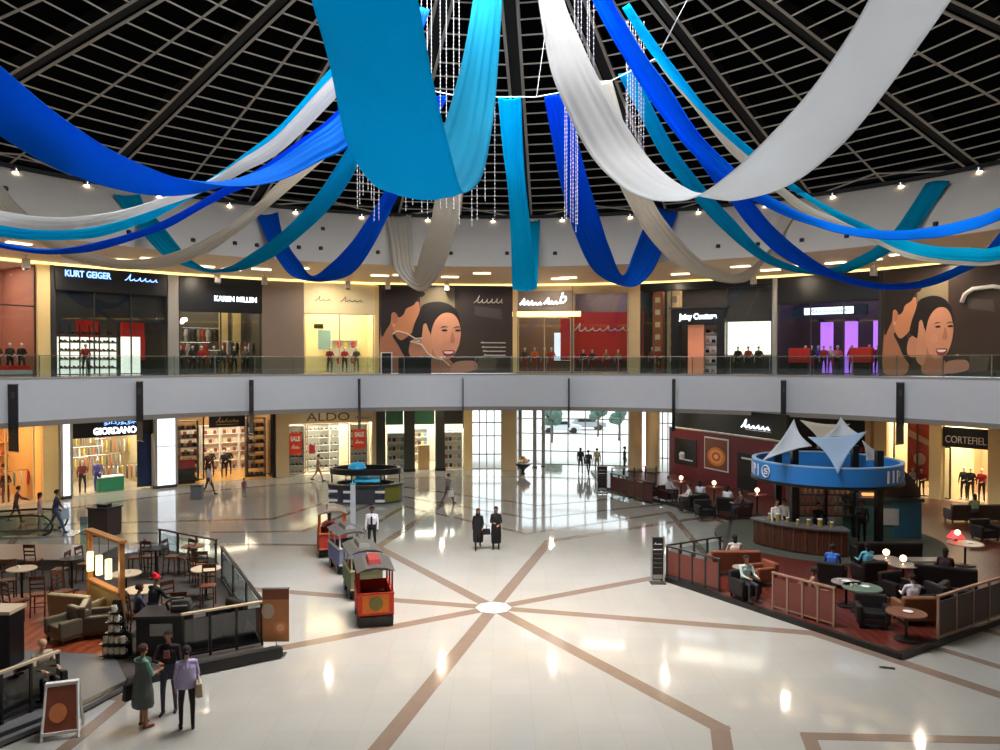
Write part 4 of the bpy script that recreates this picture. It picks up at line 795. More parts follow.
for k in range(12): o, u = GR[k % 4]; place(o, u, F.p(F.lx(24) - 2 + k * .36, 1.6, .78), F.rz + 1.2, o['label'])
zz = shelf_unit(F, F.lx(30), 4.2, 3.4, 3, 'tall orange backed shelves in the warm lit shop', m=M_orange); PR = [(bag_proto(c, 'handbags on the orange backed shelves', 'small handbag on the orange backed shelves at far left'), []) for c in ((180, 50, 40), (60, 40, 36))]
stock(F, F.lx(30), 4.1, 3.3, zz, PR, 5, '')
mann(F, F.lx(8), .7, (60, 44, 40), (120, 60, 50), 'dark haired mannequin in the warm lit shop at far left', sleeve=True)
o, FF = pier(41, 57, 0, GH, M_yel, .25)
# lit square column, left of the lettered shop
def litcol(px0, px1, label, y0=-.45, left=None):
    F = FR(px0, px1, RW, 0); t = thing('lit_column', label, 'column', F.p(0, y0, 0), F.rz); w_ = F.w
    MB().bx(-w_ / 2, w_ / 2, 0, .6, .0, .18).build('plinth', M_dark, t); MB().bx(-w_ / 2 + .08, w_ / 2 - .08, -.02, .55, .18, GH - .1).build('lit_panel', M_litcol, t)
    for s in (-1, 1): MB().bx(s * w_ / 2 - .07, s * w_ / 2 + .07, -.05, .6, .18, GH - .1).build('corner_strip', M_grey, t)
    MB().bx(-w_ / 2, w_ / 2, -.03, .0, 2.5, 2.54).build('joint_strip', M_grey, t)
litcol(57, 67, 'white lit square column at the left end of the lettered fashion shop')
F = shop(67, 152, 0, GH, 6, mat('khaki_shop_wall', (176, 160, 120), .6), M_stone2, 480, (1, .92, .78))
s = sign(F, F.lx(68), F.lx(152), F.lz(436), F.lz(417), M_black, 'black fascia with large white store lettering, lower left', y=-.3)
text_obj('lettering', 'GIORDANO', .52, M_letterw, s, (F.lx(111) - F.lx(110), -.03, F.lz(430.5) - F.lz(436)), fit=F.lx(133) - F.lx(90), bold=.02)
text_obj('arabic_lettering', '\ufeee\ufee7\ufe8d\ufea9\ufead\ufeee\ufeef\ufe9f'[::1], .3, M_letterb, s, (F.lx(116) - F.lx(110), -.03, F.lz(422) - F.lz(436)), fit=F.lx(132) - F.lx(100))
GG = 'shirts on the racks of the lettered fashion shop'
GR = [(garment_proto(c, GG, 'shirt hanging inside the lettered fashion shop'), []) for c in ((196, 170, 60), (90, 80, 70), (190, 90, 60), (120, 130, 140), (220, 210, 190))]
for j, (px, y, z) in enumerate(((84, 3.0, 1.0), (104, 4.0, 1.5), (124, 3.4, 1.0), (140, 4.4, 1.9), (92, 5.0, 2.4), (118, 5.2, 2.5), (130, 1.8, .5))):
    rk = thing('clothes_rail', ['low rail of shirts at the left in the lettered fashion shop', 'second rail of shirts in the lettered fashion shop', 'third rail of shirts in the lettered fashion shop', 'high rail of shirts at the right of the lettered fashion shop', 'highest back rail of shirts at left in the lettered fashion shop', 'highest back rail of shirts in the middle of the lettered fashion shop', 'low front rail of shirts by the navy poster'][j], 'clothes rail', F.p(F.lx(px), y, .02), F.rz)
    MB().tube([(-1.1, 0, 0), (-1.1, 0, z + .85), (1.1, 0, z + .85), (1.1, 0, 0)], .02, 6).build('rail', M_chrome, rk)
    for k in range(8): o, u = GR[(k + j) % 5]; place(o, u, F.p(F.lx(px) - .95 + k * .27, y, z), F.rz + 1.3, o['label'])
for px, a, b, l in ((71, (210, 220, 200), (60, 140, 90), 'mannequin with pale top and green trousers by the lit column'), (84, (150, 70, 70), (70, 56, 50), 'mannequin in a dusty red top in the lettered fashion shop'), (99, (120, 110, 190), (70, 90, 160), 'mannequin in a violet top and blue jeans in the lettered fashion shop')): mann(F, F.lx(px), .6, a, b, l, h=1.12, sleeve=True)
t = thing('shop_table', 'green fronted display table in the lettered fashion shop', 'table', F.p(F.lx(112), .8, .02), F.rz); MB().bx(-.7, .7, -.35, .35, 0, .8).build('front', mat('green_laminate', (50, 150, 110), .5), t); MB().bx(-.75, .75, -.4, .4, .8, .86).build('top', M_white, t)
t = thing('poster_panel', 'tall navy poster beside the right lit column', 'poster', F.p(F.lx(148), .2, .1), F.rz); MB().bx(-.6, .45, 0, .08, 0, 3.7).build('frame', M_dark, t); MB().bx(-.52, .37, -.02, .0, .1, 3.6).build('picture', M_navyp, t)
litcol(152, 172.5, 'wide white lit square column between the two lower left shops', y0=-.6)
pier(172.5, 175, 0, GH, M_black, .2)
# shoe and clothes shop with dark frame
F = shop(175, 272, 0, GH, 6, mat('amber_shop_wall', (150, 112, 66), .6), mat('amber_floor', (206, 160, 90), .2), 460, (1, .82, .58))
s = sign(F, F.lx(207), F.lx(243), F.lz(427), F.lz(414), M_black, 'small black name board over the dark framed shop door', y=-.1)
squiggle('lettering', mat('dim_gold_letters', (170, 140, 90), .5), s, -.7, .7, .32, .28, 6, -.02, .03, 8); MB().bx(-.7, .7, -.02, 0, .15, .19).build('underline', mat('dim_gold_letters', (170, 140, 90)), s)
for k, (a, b) in enumerate(((176, 202), (246, 271))):
    pane(F, F.lx(a), F.lx(b), .25, GH - .3, frame=M_black, cols=1)
    zz = shelf_unit(F, F.lx((a + b) / 2), 1.0, F.lx(b) - F.lx(a) - .3, 3.9, ('left' if k == 0 else 'right') + ' window shelves full of goods in the dark framed shop', n=7, m=M_dark, back=False)
    PR = [(bag_proto(c, ('left' if k == 0 else 'right') + ' window goods of the dark framed shop', 'small bag in the %s window of the dark framed shop' % ('left' if k == 0 else 'right')), []) for c in ((120, 100, 80), (60, 44, 40), (190, 170, 140), (150, 40, 40))]
    stock(F, F.lx((a + b) / 2), .95, F.lx(b) - F.lx(a) - .5, zz, PR, 6, '')
t = thing('display_cube', 'red topped display cube in the left window of the dark framed shop', 'display', F.p(F.lx(186), .35, .02), F.rz); MB().bx(-.5, .5, -.15, .15, .0, .95).build('base', M_dark, t); MB().bx(-.5, .5, -.17, .15, .95, 1.5).build('red_face', mat('red_label', (206, 60, 50), .5), t)
for k, (px, a, l) in enumerate(((212, (80, 50, 40), 'brown dressed mannequin inside the amber lit shop'), (219, (40, 36, 36), 'black dressed mannequin inside the amber lit shop'), (228, (60, 50, 60), 'slate dressed mannequin inside the amber lit shop'), (237, (50, 44, 44), 'dark mannequin by the right door jamb of the amber lit shop'))): mann(F, F.lx(px), 1.5 + (k % 2), a, (40, 34, 34), l, sleeve=True)
for k in range(4):
    x = F.lx(208) + k * 1.3; zz = shelf_unit(F, x, 5.4, 1.2, 3.2, ['leftmost', 'second', 'third', 'rightmost'][k] + ' back wall shelf in the amber lit shop', n=5)
    PR = [(box_proto(c, 'boxes on the back shelves of the amber lit shop', 'small box on a back shelf of the amber lit shop'), []) for c in ((120, 60, 40), (200, 180, 150))]; stock(F, x, 5.35, 1.1, zz, PR, 3, '')
pier(272, 275, 0, GH, M_black, .2); pier(275, 287.5, 0, GH, M_beige, .3)
# aldo
F = shop(287.5, 372, 0, GH, 5, mat('pale_shoe_shop_wall', (232, 222, 196), .5), M_stone2, 700, (1, .93, .76))
s = sign(F, F.lx(288), F.lx(371.5), F.lz(423), GH, M_beige, 'beige fascia with wide dark store lettering', y=-.12)
text_obj('lettering', 'ALDO', .78, M_dark, s, (F.lx(327) - F.lx(330), -.02, F.lz(417) - F.lz(423)), fit=F.lx(350) - F.lx(307))
squiggle('small_script', M_dark, s, F.lx(354) - F.lx(330), F.lx(369) - F.lx(330), F.lz(417.5) - F.lz(423) - .1, .12, 5, -.03, .02, 2)
def poster(F, px0, px1, y0, y1, body, label, m, y=.05):
    t = thing('sale_poster', label, 'poster', F.p((F.lx(px0) + F.lx(px1)) / 2, y, F.lz(y1)), F.rz); w_ = (F.lx(px1) - F.lx(px0)) / 2; h_ = F.lz(y0) - F.lz(y1)
    MB().bx(-w_, w_, 0, .03, 0, h_).build('sheet', m, t); z = h_ * .72
    for i, b in enumerate(body): text_obj('lettering', b, .42, M_white, t, (0, -.015, z - i * h_ * .38), fit=w_ * 1.5, bold=.02)
    if body: squiggle('small_script', M_white, t, -w_ * .7, w_ * .7, h_ * .28, h_ * .14, 4, -.015, .03, 2)
M_sale = mat('sale_orange_red', (226, 66, 34), .6)
poster(F, 288.5, 301, 432, 453, ['SALE'], 'orange red sale poster in the left window of the shoe shop', M_sale); poster(F, 352.5, 365, 430, 450, ['SALE'], 'orange red sale poster in the right window of the shoe shop', M_sale)
poster(F, 309, 315, 445, 454, [], 'small red sale heart in the middle window of the shoe shop', mat('sale_pink_red', (226, 60, 70)), y=.5)
for a, b in ((287.9, 305), (307, 348), (350, 369)): pane(F, F.lx(a), F.lx(b), .2, F.lz(424), y=.12, frame=M_beige, cols=1)
for j, (px, w_, y) in enumerate(((296, 1.1, .8), (321, 2.0, 3.2), (336, 1.4, 3.4), (360, 1.2, .8))):
    zz = shelf_unit(F, F.lx(px), y, w_, 3.3, ['left window shoe shelf', 'wide shoe shelf inside behind the small heart', 'shoe shelf at the back right', 'right window shoe shelf'][j] + ' of the shoe shop', n=6)
    PR = [(shoe_proto(c, 'shoes on the shelves of the shoe shop', 'small shoe on a shelf of the shoe shop'), []) for c in ((40, 30, 28), (110, 60, 40), (60, 90, 70))]; stock(F, F.lx(px), y - .05, w_, zz, PR, 4 if w_ < 1.5 else 7, '')
pier(372, 375.5, 0, GH, M_beige, .2)
# green pillared book and gift shop
F = shop(375.5, 464, 0, GH, 5, mat('gift_shop_wall', (226, 214, 196), .5), M_stone2, 520, (.95, 1, .86))
NM = ['left dark green square pillar of the shelf shop', 'middle dark green square pillar of the shelf shop', 'right dark green square pillar of the shelf shop']
for i, (a, b) in enumerate(((376, 385), (403.5, 414), (435, 444))):
    t = thing('square_pillar', NM[i], 'pillar', F.p((F.lx(a) + F.lx(b)) / 2, -.3, 0), F.rz); w_ = (F.lx(b) - F.lx(a)) / 2; MB().bx(-w_, w_, 0, .6, .0, GH).build('shaft', M_green, t); MB().bx(-w_ - .04, w_ + .04, -.04, .64, 0, .2).build('base', M_black, t)
s = sign(F, F.lx(385.5), F.lx(403), F.lz(425), F.lz(408), mat('green_lit_header', (70, 130, 96), .5), 'green tinted header left of the middle green pillar', y=.4); 
s = sign(F, F.lx(414.5), F.lx(434.5), F.lz(425), F.lz(408), mat('green_lit_header', (70, 130, 96), .5), 'green tinted header between the middle and right green pillars', y=.4)
s = sign(F, F.lx(444.5), F.lx(463.5), F.lz(425), F.lz(408), M_dark, 'dark header right of the right green pillar', y=.4)
for j, (px, w_) in enumerate(((396, 1.2), (454, 1.3), (451, .9), (425, 1.0))):
    zz = shelf_unit(F, F.lx(px), 1.0 + (j == 2) * 2 + (j == 3) * 3.5, w_, 2.6, ['white shelf of goods left of the middle green pillar', 'white shelf of goods right of the right green pillar', 'shelf deeper inside behind the right green pillar', 'shelf at the back between the green pillars'][j], n=4)
    PR = [(box_proto(c, 'goods on the white shelves of the green pillared shop', 'small package on a white shelf of the green pillared shop'), []) for c in ((150, 100, 60), (60, 50, 46), (200, 160, 110), (120, 140, 150))]; stock(F, F.lx(px), .95 + (j == 2) * 2 + (j == 3) * 3.5, w_, zz, PR, 4, '')
t = thing('wooden_cabinet', 'light wooden cabinet standing between the green pillars', 'cabinet', F.p(F.lx(424), .8, .02), F.rz); MB().bx(-.4, .4, -.2, .2, 0, 1.7).build('body', wood_material('light_oak', (206, 168, 110), (186, 146, 92)), t); MB().bx(-.37, -.01, -.23, -.2, .05, 1.6).build('door', wood_material('light_oak2', (214, 176, 120), (196, 156, 100)), t); MB().bx(.01, .37, -.23, -.2, .05, 1.6).build('door', wood_material('light_oak2', (214, 176, 120), (196, 156, 100)), t)
pier(464, 472, 0, GH, M_yel, .3)
# glazed entrances
def glazing(px0, px1, y, cols, rows, nm):
    F = FR(px0, px1, RW, 0); x0, x1 = -F.w / 2 * (F.R + y) / F.R, F.w / 2 * (F.R + y) / F.R
    pane(F, x0, x1, .02, GH, y=y, m=glassmat('entrance_glass', (248, 252, 252), .8, .02), cols=cols, frame=M_grey, rows=rows, name='window_entrance')
    return F
glazing(472, 501.5, .4, 4, (1.05, 2.35, 3.3), ''); pier(501.5, 516, 0, GH, M_beige, .5)
F = glazing(516, 632, 3.2, 7, (1.0, 2.3, 3.4), ''); mb = MB(); mb.prism([(-F.w / 2, 0), (F.w / 2, 0), (F.w / 2 * 1.1, 3.3), (-F.w / 2 * 1.1, 3.3)], -.02, .01); struct(mb.build('floor_entrance', M_floor, loc=F.o, rz=F.rz)); mb = MB(); mb.prism([(-F.w / 2, 0), (F.w / 2, 0), (F.w / 2 * 1.1, 3.3), (-F.w / 2 * 1.1, 3.3)], GH, GH + .1); struct(mb.build('ceiling_entrance', M_soffit, loc=F.o, rz=F.rz))
for i, px in enumerate((519, 533, 541)):
    t = thing('entrance_post', ['slim grey post by the flower bowl', 'second slim post of the glass entrance', 'third slim post of the glass entrance'][i], 'post', F.p(F.lx(px), .6 + .6 * i, 0), F.rz); MB().bx(-.12, .12, -.12, .12, 0, GH).build('shaft', M_grey, t); MB().bx(-.16, .16, -.16, .16, 0, .1).build('foot', M_dark, t)
glazing(656, 672, .6, 3, (1.0, 2.3, 3.4), '')
for px, l in ((635, 'left of two round beige columns beside the glass entrance'), (652.5, 'right of two round beige columns beside the glass entrance')):
    a = AZ(px, RW - .6); t = thing('round_column', l, 'column', ((RW - .4) * math.sin(a), (RW - .4) * math.cos(a), 0), -a); MB().lathe([(.001, 0), (.48, 0), (.48, GH), (.001, GH)], n=28).build('shaft', M_beige, t, smooth='auto'); MB().lathe([(.001, 0), (.53, 0), (.53, .2), (.001, .2)], n=28).build('base', M_dark, t, smooth='auto')
a = AZ(644, RW); t = thing('light_strip', 'pinkish white vertical light strip between the two round columns', 'light strip', (RW * math.sin(a), RW * math.cos(a), .1), -a); MB().bx(-.16, .16, 0, .08, 0, 4.4).build('lit_tube', mat('pink_white_lit', (255, 226, 240), .4, emit=1.8), t); MB().bx(-.22, .22, .06, .2, -.05, 4.5).build('backing', M_grey, t)
# outside the entrance
mb = MB(); mb.lathe([(RW + .9, -.06), (130, -.06), (130, -.4), (RW + .9, -.4), (RW + .9, -.06)], n=30, a0=R_(-40), a1=R_(50)); struct(mb.build('ground_outside', mat('pale_paving', (206, 206, 202), .8, scale=.5)))
for i, (px, d) in enumerate(((552, 74), (598, 80), (619, 76))):
    p = PD(px, 400, d); t = thing('clipped_tree', ['first small round tree outside the glass entrance', 'second small round tree outside the glass entrance', 'third small round tree outside the glass entrance'][i], 'tree', (p.x, p.y, -.06)); MB().tube([(0, 0, 0), (.05, 0, 1), (0, 0, 2)], .09, 8).build('trunk', mat('bark', (90, 70, 55), .9), t, smooth=True)
    mb = MB(); 
    for k in range(14): mb.ell((rnd.uniform(-.6, .6), rnd.uniform(-.6, .6), 2.3 + rnd.uniform(-.35, .5)), (.45, .45, .4), n=8, h=6)
    mb.build('foliage', mat('tree_green', (76, 104, 92), .9, var=.4), t)
for i, (px, d, c) in enumerate(((560, 84, (200, 205, 210)), (586, 88, (150, 155, 160)))):
    p = PD(px, 400, d); t = thing('parked_car', ['pale car parked outside, seen left through the entrance glass', 'grey car parked outside behind the people'][i], 'car', (p.x, p.y, -.06), PI / 2 * 0 + .1)
    MB().vprism([(-2.2, .35), (2.2, .35), (2.2, .85), (1.3, .95), (.7, 1.4), (-1.2, 1.4), (-1.7, .95), (-2.2, .85)], -.85, .85).build('body', mat('car_paint_%d' % i, c, .3), t, bevel=.08); MB().vprism([(-1.1, .97), (.95, .97), (.6, 1.32), (-1.0, 1.32)], -.87, .87).build('side_window', M_black, t)
    for x in (-1.35, 1.35):
        for y in (-.8, .8): MB().tube([(x, y - .1, .33), (x, y + .1, .33)], .33, 14).build('wheel', M_black, t)
# maroon cafe front: angled wall, black fascia
A, B = PD(669, 470, 52.5), PD(782, 470, 42.5); A.z = B.z = 0; D = (B - A); W = D.length; ang = math.atan2(D.y, D.x); ctr = (A + B) / 2
M_maroon = mat('maroon_wall', (104, 28, 38), .5, var=.08)
struct(MB().bx(-W / 2, W / 2, 0, .25, 0, 3.2).build('wall_cafe', M_maroon, loc=ctr, rz=ang)); struct(MB().bx(-W / 2, W / 2, -.05, .3, 3.2, 3.26).build('trim_cafe', M_beige, loc=ctr, rz=ang))
def CW(px):  # local x along the maroon wall from pixel
    r = ray(px, 400); d = Vector((r.x, r.y)); o = Vector((CAM.x, CAM.y)); a = Vector((A.x, A.y)); e = Vector((D.x, D.y)) / W
    den = d.x * e.y - d.y * e.x; s = ((a.x - o.x) * d.y - (a.y - o.y) * d.x) / -den if False else (d.x * (o.y - a.y) - d.y * (o.x - a.x)) / (d.x * e.y - d.y * e.x); return s - W / 2
def cw_loc(x, y=0, z=0): n = Vector((-math.sin(ang), math.cos(ang), 0)); return ctr + Vector((math.cos(ang), math.sin(ang), 0)) * x + n * y + Vector((0, 0, z))
t = thing('cafe_fascia', 'long black fascia with white brush script over the maroon cafe', 'sign', cw_loc(0, .3, 3.27), ang); MB().bx(-W / 2, W / 2, 0, .2, 0, GH - 3.3).build('board', M_black, t)
squiggle('logo_script', M_letterw, t, CW(738), CW(766), .5, .35, 6, -.05, .045, 4); MB().bx(CW(742), CW(767), -.03, 0, .36, .40).build('small_lettering', Mlog, t)
t = thing('framed_poster', 'white framed poster of a round orange cake on the maroon cafe wall', 'poster', cw_loc(CW(717), -.06, .95), ang); pw = (CW(729) - CW(705)) / 2
MB().bx(-pw, pw, 0, .05, 0, 2.0).build('frame', M_white, t); MB().bx(-pw + .08, pw - .08, -.015, 0, .08, 1.92).build('picture', mat('poster_brown', (120, 70, 40), .5, var=.3), t)
for r0, c in ((.52, (222, 130, 60)), (.38, (240, 170, 100)), (.26, (206, 96, 40)), (.13, (244, 196, 140))):
    MB().vprism([(r0 * pw / .7 * math.cos(k * PI / 12) + .05, .85 + r0 * 1.1 * math.sin(k * PI / 12)) for k in range(24)], -.02 - (.6 - r0) * .03, -.01).build('cake_ring', mat('cake_%d' % c[1], c), t)
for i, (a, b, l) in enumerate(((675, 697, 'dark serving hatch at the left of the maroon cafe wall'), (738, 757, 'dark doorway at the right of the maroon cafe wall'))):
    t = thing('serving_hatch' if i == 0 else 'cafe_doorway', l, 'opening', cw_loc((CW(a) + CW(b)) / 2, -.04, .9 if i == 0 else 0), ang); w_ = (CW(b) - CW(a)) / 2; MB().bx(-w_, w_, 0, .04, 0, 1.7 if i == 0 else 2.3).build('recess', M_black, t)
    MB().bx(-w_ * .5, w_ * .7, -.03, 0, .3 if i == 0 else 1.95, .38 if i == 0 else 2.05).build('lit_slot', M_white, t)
    if i == 0: MB().lathe([(.001, 0), (.16, 0), (.2, .3), (.12, .42), (.001, .42)], (-.2, -.1, .4), 14).build('white_urn', M_white, t, smooth='auto')
# dark recess behind the ring bar, cream columns, poster window, right shop
F = shop(775, 880, 0, GH, 5, M_interior, M_stone2, 60, mc=M_black); sign(F, F.lx(786), F.lx(868), F.lz(440), GH, M_black, 'black fascia behind the blue ring bar', name='wall_panel', cat='panel')
pier(775, 780, 0, GH, M_yel, .2); pier(867, 872, 0, GH, M_yel, .2); pier(877, 889, 0, GH, M_yel, .35)
zz = shelf_unit(F, 0, 3, 6, 2.6, 'long dim shelf in the dark recess behind the blue ring bar', m=M_dark); PR = [(box_proto(c, 'jars on the dim shelf behind the ring bar', 'small jar on the dim shelf behind the blue ring bar', (.16, .16, .26)), []) for c in ((220, 190, 140), (150, 60, 50))]; stock(F, 0, 2.95, 5.8, zz, PR, 10, '')
F = shop(889, 944, 0, GH, 4, M_cream, M_stone2, 300); pane(F, -F.w / 2 + .3, F.w / 2 - .1, .1, GH - .1, frame=M_dark, cols=2)
t = thing('window_poster', 'large orange red pictorial poster in the window left of the right shop', 'poster', F.p(F.lx(919), .3, .9), F.rz); pw = (F.lx(932) - F.lx(907)) / 2
MB().bx(-pw, pw, 0, .05, 0, 3.3).build('sheet', mat('orange_red_print', (206, 70, 36), .5, var=.35, scale=1.2), t); MB().vprism([(-pw, 2.9), (pw, 2.2), (pw, 1.9), (-pw, 2.5)], -.02, 0).build('pale_streak', mat('sand_print', (226, 180, 130)), t); MB().vprism([(pw * .5 * math.cos(k * .5), 1.2 + .35 * math.sin(k * .5)) for k in range(12)], -.02, 0).build('pale_shape', mat('peach_print', (240, 206, 170)), t)
for px, a, l in ((913, (190, 180, 170), 'pale mannequin before the orange red poster'), (922, (170, 40, 30), 'red dressed mannequin before the orange red poster')): mann(F, F.lx(px), .1 + .1, a, (60, 40, 36), l, h=.9)
pier(932.5, 944, 0, GH, M_yel, .3)
F = shop(944, 992, 0, GH, 5, mat('tan_shop_wall', (200, 170, 126), .6), M_stone2, 360)
s = sign(F, F.lx(944), F.lx(992), F.lz(448), F.lz(428), M_black, 'black fascia with thin silver store lettering at lower right'); text_obj('lettering', 'CORTEFIEL', .55, Mlog, s, (0, -.02, F.lz(440.5) - F.lz(448)), fit=F.lx(989) - F.lx(948))
pane(F, F.lx(945), F.lx(951), .1, F.lz(449), frame=M_dark, cols=1)
for px, a, l in ((957, (50, 60, 70), 'slate dressed mannequin in the right shop'), (964, (40, 40, 44), 'black dressed mannequin in the right shop'), (975, (170, 30, 40), 'mannequin in a red coat in the right shop'), (985, (190, 180, 170), 'pale dressed mannequin in the right shop')): mann(F, F.lx(px), 1.0, a, (50, 44, 44), l, sleeve=True)
pier(992, 1012, 0, GH, M_yel, .3); F = FR(1012, 1095, RW, 0); struct(MB().bx(-F.w / 2, F.w / 2, 0, .3, 0, GH).build('wall_right', M_beige, loc=F.o, rz=F.rz))
# ------------------------------------------------------------------ cafe platforms
def poly(pts, z=0.0): return [tuple(G(x, y, z).xy) for x, y in pts]
M_edge = mat('black_platform_edge', (22, 20, 20), .4)
M_rwood = wood_material('red_brown_boards', (96, 38, 28), (66, 26, 20), .35, 1.2); M_carpet = mat('grey_green_carpet', (66, 70, 60), .9, var=.1); M_dcarpet = mat('dark_brown_carpet', (66, 60, 56), .9); M_gstone = mat('grey_deck_stone', (98, 98, 100), .45, var=.08)
ZP = .14
def platform(pts, name, m, m_side=None, z=ZP):
    o = MB().prism(pts, -.02, z, 0, 1).build(name, [m, m_side or M_edge]); return struct(o)
rp = poly([(604, 489), (732, 521), (727, 540), (722, 562), (663, 580), (900, 659), (1000, 623), (1140, 578)]) + [pol(30.6, 62), pol(30.6, 40), pol(30.6, 22), pol(30.6, 12.2)]
platform(rp, 'floor_cafe_right', M_rwood)
RC = Vector((14.05, 9.1, 0))
struct(MB().lathe([(.001, ZP - .1), (4.55, ZP - .1), (4.55, ZP + .012), (.001, ZP + .012)], n=56).build('floor_round_carpet', M_carpet, loc=RC))
mb = MB(); strip(mb, poly([(604, 489), (732, 521), (727, 540), (722, 562), (663, 580), (900, 659), (1000, 623), (1140, 578)]), .16, ZP + .02); struct(mb.build('trim_platform_edge', M_edge))
lp = poly([(-120, 790), (79, 712), (132, 686), (266, 657), (240, 612), (216, 562), (160, 552), (60, 566), (-120, 590)])
platform(lp, 'floor_cafe_left', M_dcarpet)
mb = MB(); strip(mb, poly([(-120, 790), (79, 712), (132, 686), (266, 657)]), .18, ZP + .02); struct(mb.build('trim_platform_edge', M_edge))
struct(MB().prism(poly([(-120, 790), (79, 710), (128, 684), (118, 662), (108, 652), (18, 650), (-120, 655)], ZP), .05, ZP + .006).build('floor_grey_strip', M_gstone))
struct(MB().prism(poly([(-40, 655), (18, 650), (108, 655), (118, 640), (104, 606), (104, 592), (62, 590), (-40, 600)], ZP), .05, ZP + .008).build('floor_wood_patch', wood_material('orange_boards', (150, 72, 40), (112, 50, 30), .3, 1.0)))
def L(px, py): return G(px, py, ZP + .012)
# ------------------------------------------------------------------ furniture builders
W_dark = wood_material('dark_walnut', (84, 46, 30), (58, 32, 22), .4, 3); W_mid = wood_material('mid_walnut', (118, 70, 44), (92, 52, 34), .4, 3); W_pale = mat('pale_table_top', (206, 186, 156), .3)
def wood_chair(seat_m=None, label='x'):
    t = thing('cafe_chair', label, 'chair', group=None); h = .62
    MB().box((0, 0, h), (.42, .42, .06)).build('seat', seat_m or W_mid, t, bevel=.015)
    for x in (-.19, .19):
        for y in (-.18, .19):
            if y < 0: MB().tube([(x, y, 0), (x, y, h)], .022, 6).build('leg', W_dark, t)
            else: MB().tube([(x, y + .05, 0), (x, y, h), (x, y + .07, 1.22)], .022, 6).build('leg', W_dark, t)
    mb = MB(); mb.box((0, .255, 1.16), (.4, .03, .12)); mb.box((0, .235, .98), (.38, .025, .05)); mb.box((0, .22, .85), (.38, .025, .05)); mb.build('backrest', W_dark, t)
    mb = MB(); [mb.tube([(-.19, y, .3), (.19, y, .3)], .014, 5) for y in (-.18, .23)]; mb.build('stretcher', W_dark, t)
    return t
def round_table(r, h, top, leg, label, cat='table'):
    t = thing('round_table', label, cat); MB().lathe([(.001, h - .04), (r, h - .04), (r + .01, h - .02), (r, h), (.001, h)], n=28).build('tabletop', top, t, smooth='auto')
    MB().lathe([(.001, .02), (.04, .02), (.04, h - .04), (.001, h - .04)], n=12).build('pedestal', leg, t, smooth='auto'); MB().lathe([(.001, 0), (r * .6, 0), (r * .6, .02), (.05, .06), (.001, .06)], n=20).build('base', leg, t, smooth='auto'); return t
def armchair(m, label, w_=.85, name='armchair', cat='armchair', legs=M_black, hb=.78):
    t = thing(name, label, cat); MB().box((0, 0, .36), (w_ - .22, .62, .18)).build('seat_cushion', m, t, bevel=.04)
    MB().box((0, .3, .52), (w_, .2, hb - .2), tx=-.12).build('backrest', m, t, bevel=.05)
    for s in (-1, 1): MB().box((s * (w_ / 2 - .07), -.03, .4), (.15, .68, .44)).build('armrest', m, t, bevel=.045)
    MB().box((0, .02, .2), (w_ - .04, .68, .16)).build('frame', m, t, bevel=.02)
    for x in (-w_ / 2 + .08, w_ / 2 - .08):
        for y in (-.27, .3): MB().bx(x - .025, x + .025, y - .025, y + .025, 0, .13).build('leg', legs, t)
    return t
def screen(p0, p1, h, label, m, post, panels=4, rail=None, group=None, glass=None, zb=.0):
    p0, p1 = Vector(p0), Vector(p1); d = p1 - p0; Ln = d.length; a = math.atan2(d.y, d.x)
    t = thing('fence_screen', label, 'fence', (p0 + p1) / 2, a, group); 
    for k in range(panels): x0 = -Ln / 2 + Ln * k / panels + .04; MB().bx(x0, x0 + Ln / panels - .08, -.015, .015, .12, h - .12).build('infill_panel', glass or m, t)
    for k in range(panels + 1): x = -Ln / 2 + Ln * k / panels; MB().bx(x - .03, x + .03, -.03, .03, zb, h).build('post', post, t)
    MB().bx(-Ln / 2 - .04, Ln / 2 + .04, -.045, .045, h, h + .05).build('top_rail', rail or post, t); MB().bx(-Ln / 2, Ln / 2, -.02, .02, .07, .12).build('bottom_rail', post, t); return t
# ------------------------------------------------------------------ left cafe
CH = [(14, 622, 2.6, 'by the small table at the far left'), (8, 600, .4, 'at the left frame edge, near the left high table'), (40, 615, 3.4, 'in the middle of the orange boards'), (60, 588, -1.5, 'left of the thin black table behind the bench'), (86, 582, 1.5, 'right of the thin black table behind the bench'), (34, 578, 3.1, 'at the back left of the cafe'), (64, 612, 1.3, 'left of the beige lounge bench'), (136, 575, -1.5, 'left of the black stemmed table'), (172, 574, 1.5, 'right of the black stemmed table'), (186, 575, -.6, 'behind the far round table'), (198, 582, 2.2, 'beside the far round table'), (208, 606, .2, 'in front of the pale table near the side fence'), (203, 586, 3.3, 'behind the pale table near the side fence'), (172, 625, .9, 'right of the person in the red hat'), (150, 574, 3.0, 'behind the black stemmed table')]
ch = wood_chair(); 
for i, (px, py, a, l) in enumerate(CH):
    lb = 'dark wooden high back cafe chair ' + l
    if i == 0: ch.location = L(px, py); ch.rotation_euler[2] = a; ch['label'] = lb; ch['group'] = 'wooden chairs of the left cafe'
    else: dup(ch, L(px, py), a, lb)
TB = [(72, 590, .36, 1.05, M_black, 'thin black stemmed table behind the beige bench'), (22, 600, .42, 1.0, W_pale, 'pale topped table at the far left of the cafe'), (156, 578, .4, 1.05, M_black, 'black stemmed high table left of the far round table'), (206, 598, .45, .95, W_pale, 'pale round table beside the side fence'), (193, 574, .38, 1.0, W_mid, 'round wooden table at the far corner of the left cafe'), (126, 600, .45, .85, W_pale, 'pale round table right of the lamp partition'), (142, 616, .5, .8, W_pale, 'pale round table before the person in the red hat')]
for px, py, r, h, m, l in TB: o = round_table(r, h, m, M_black, l); o.location = L(px, py)
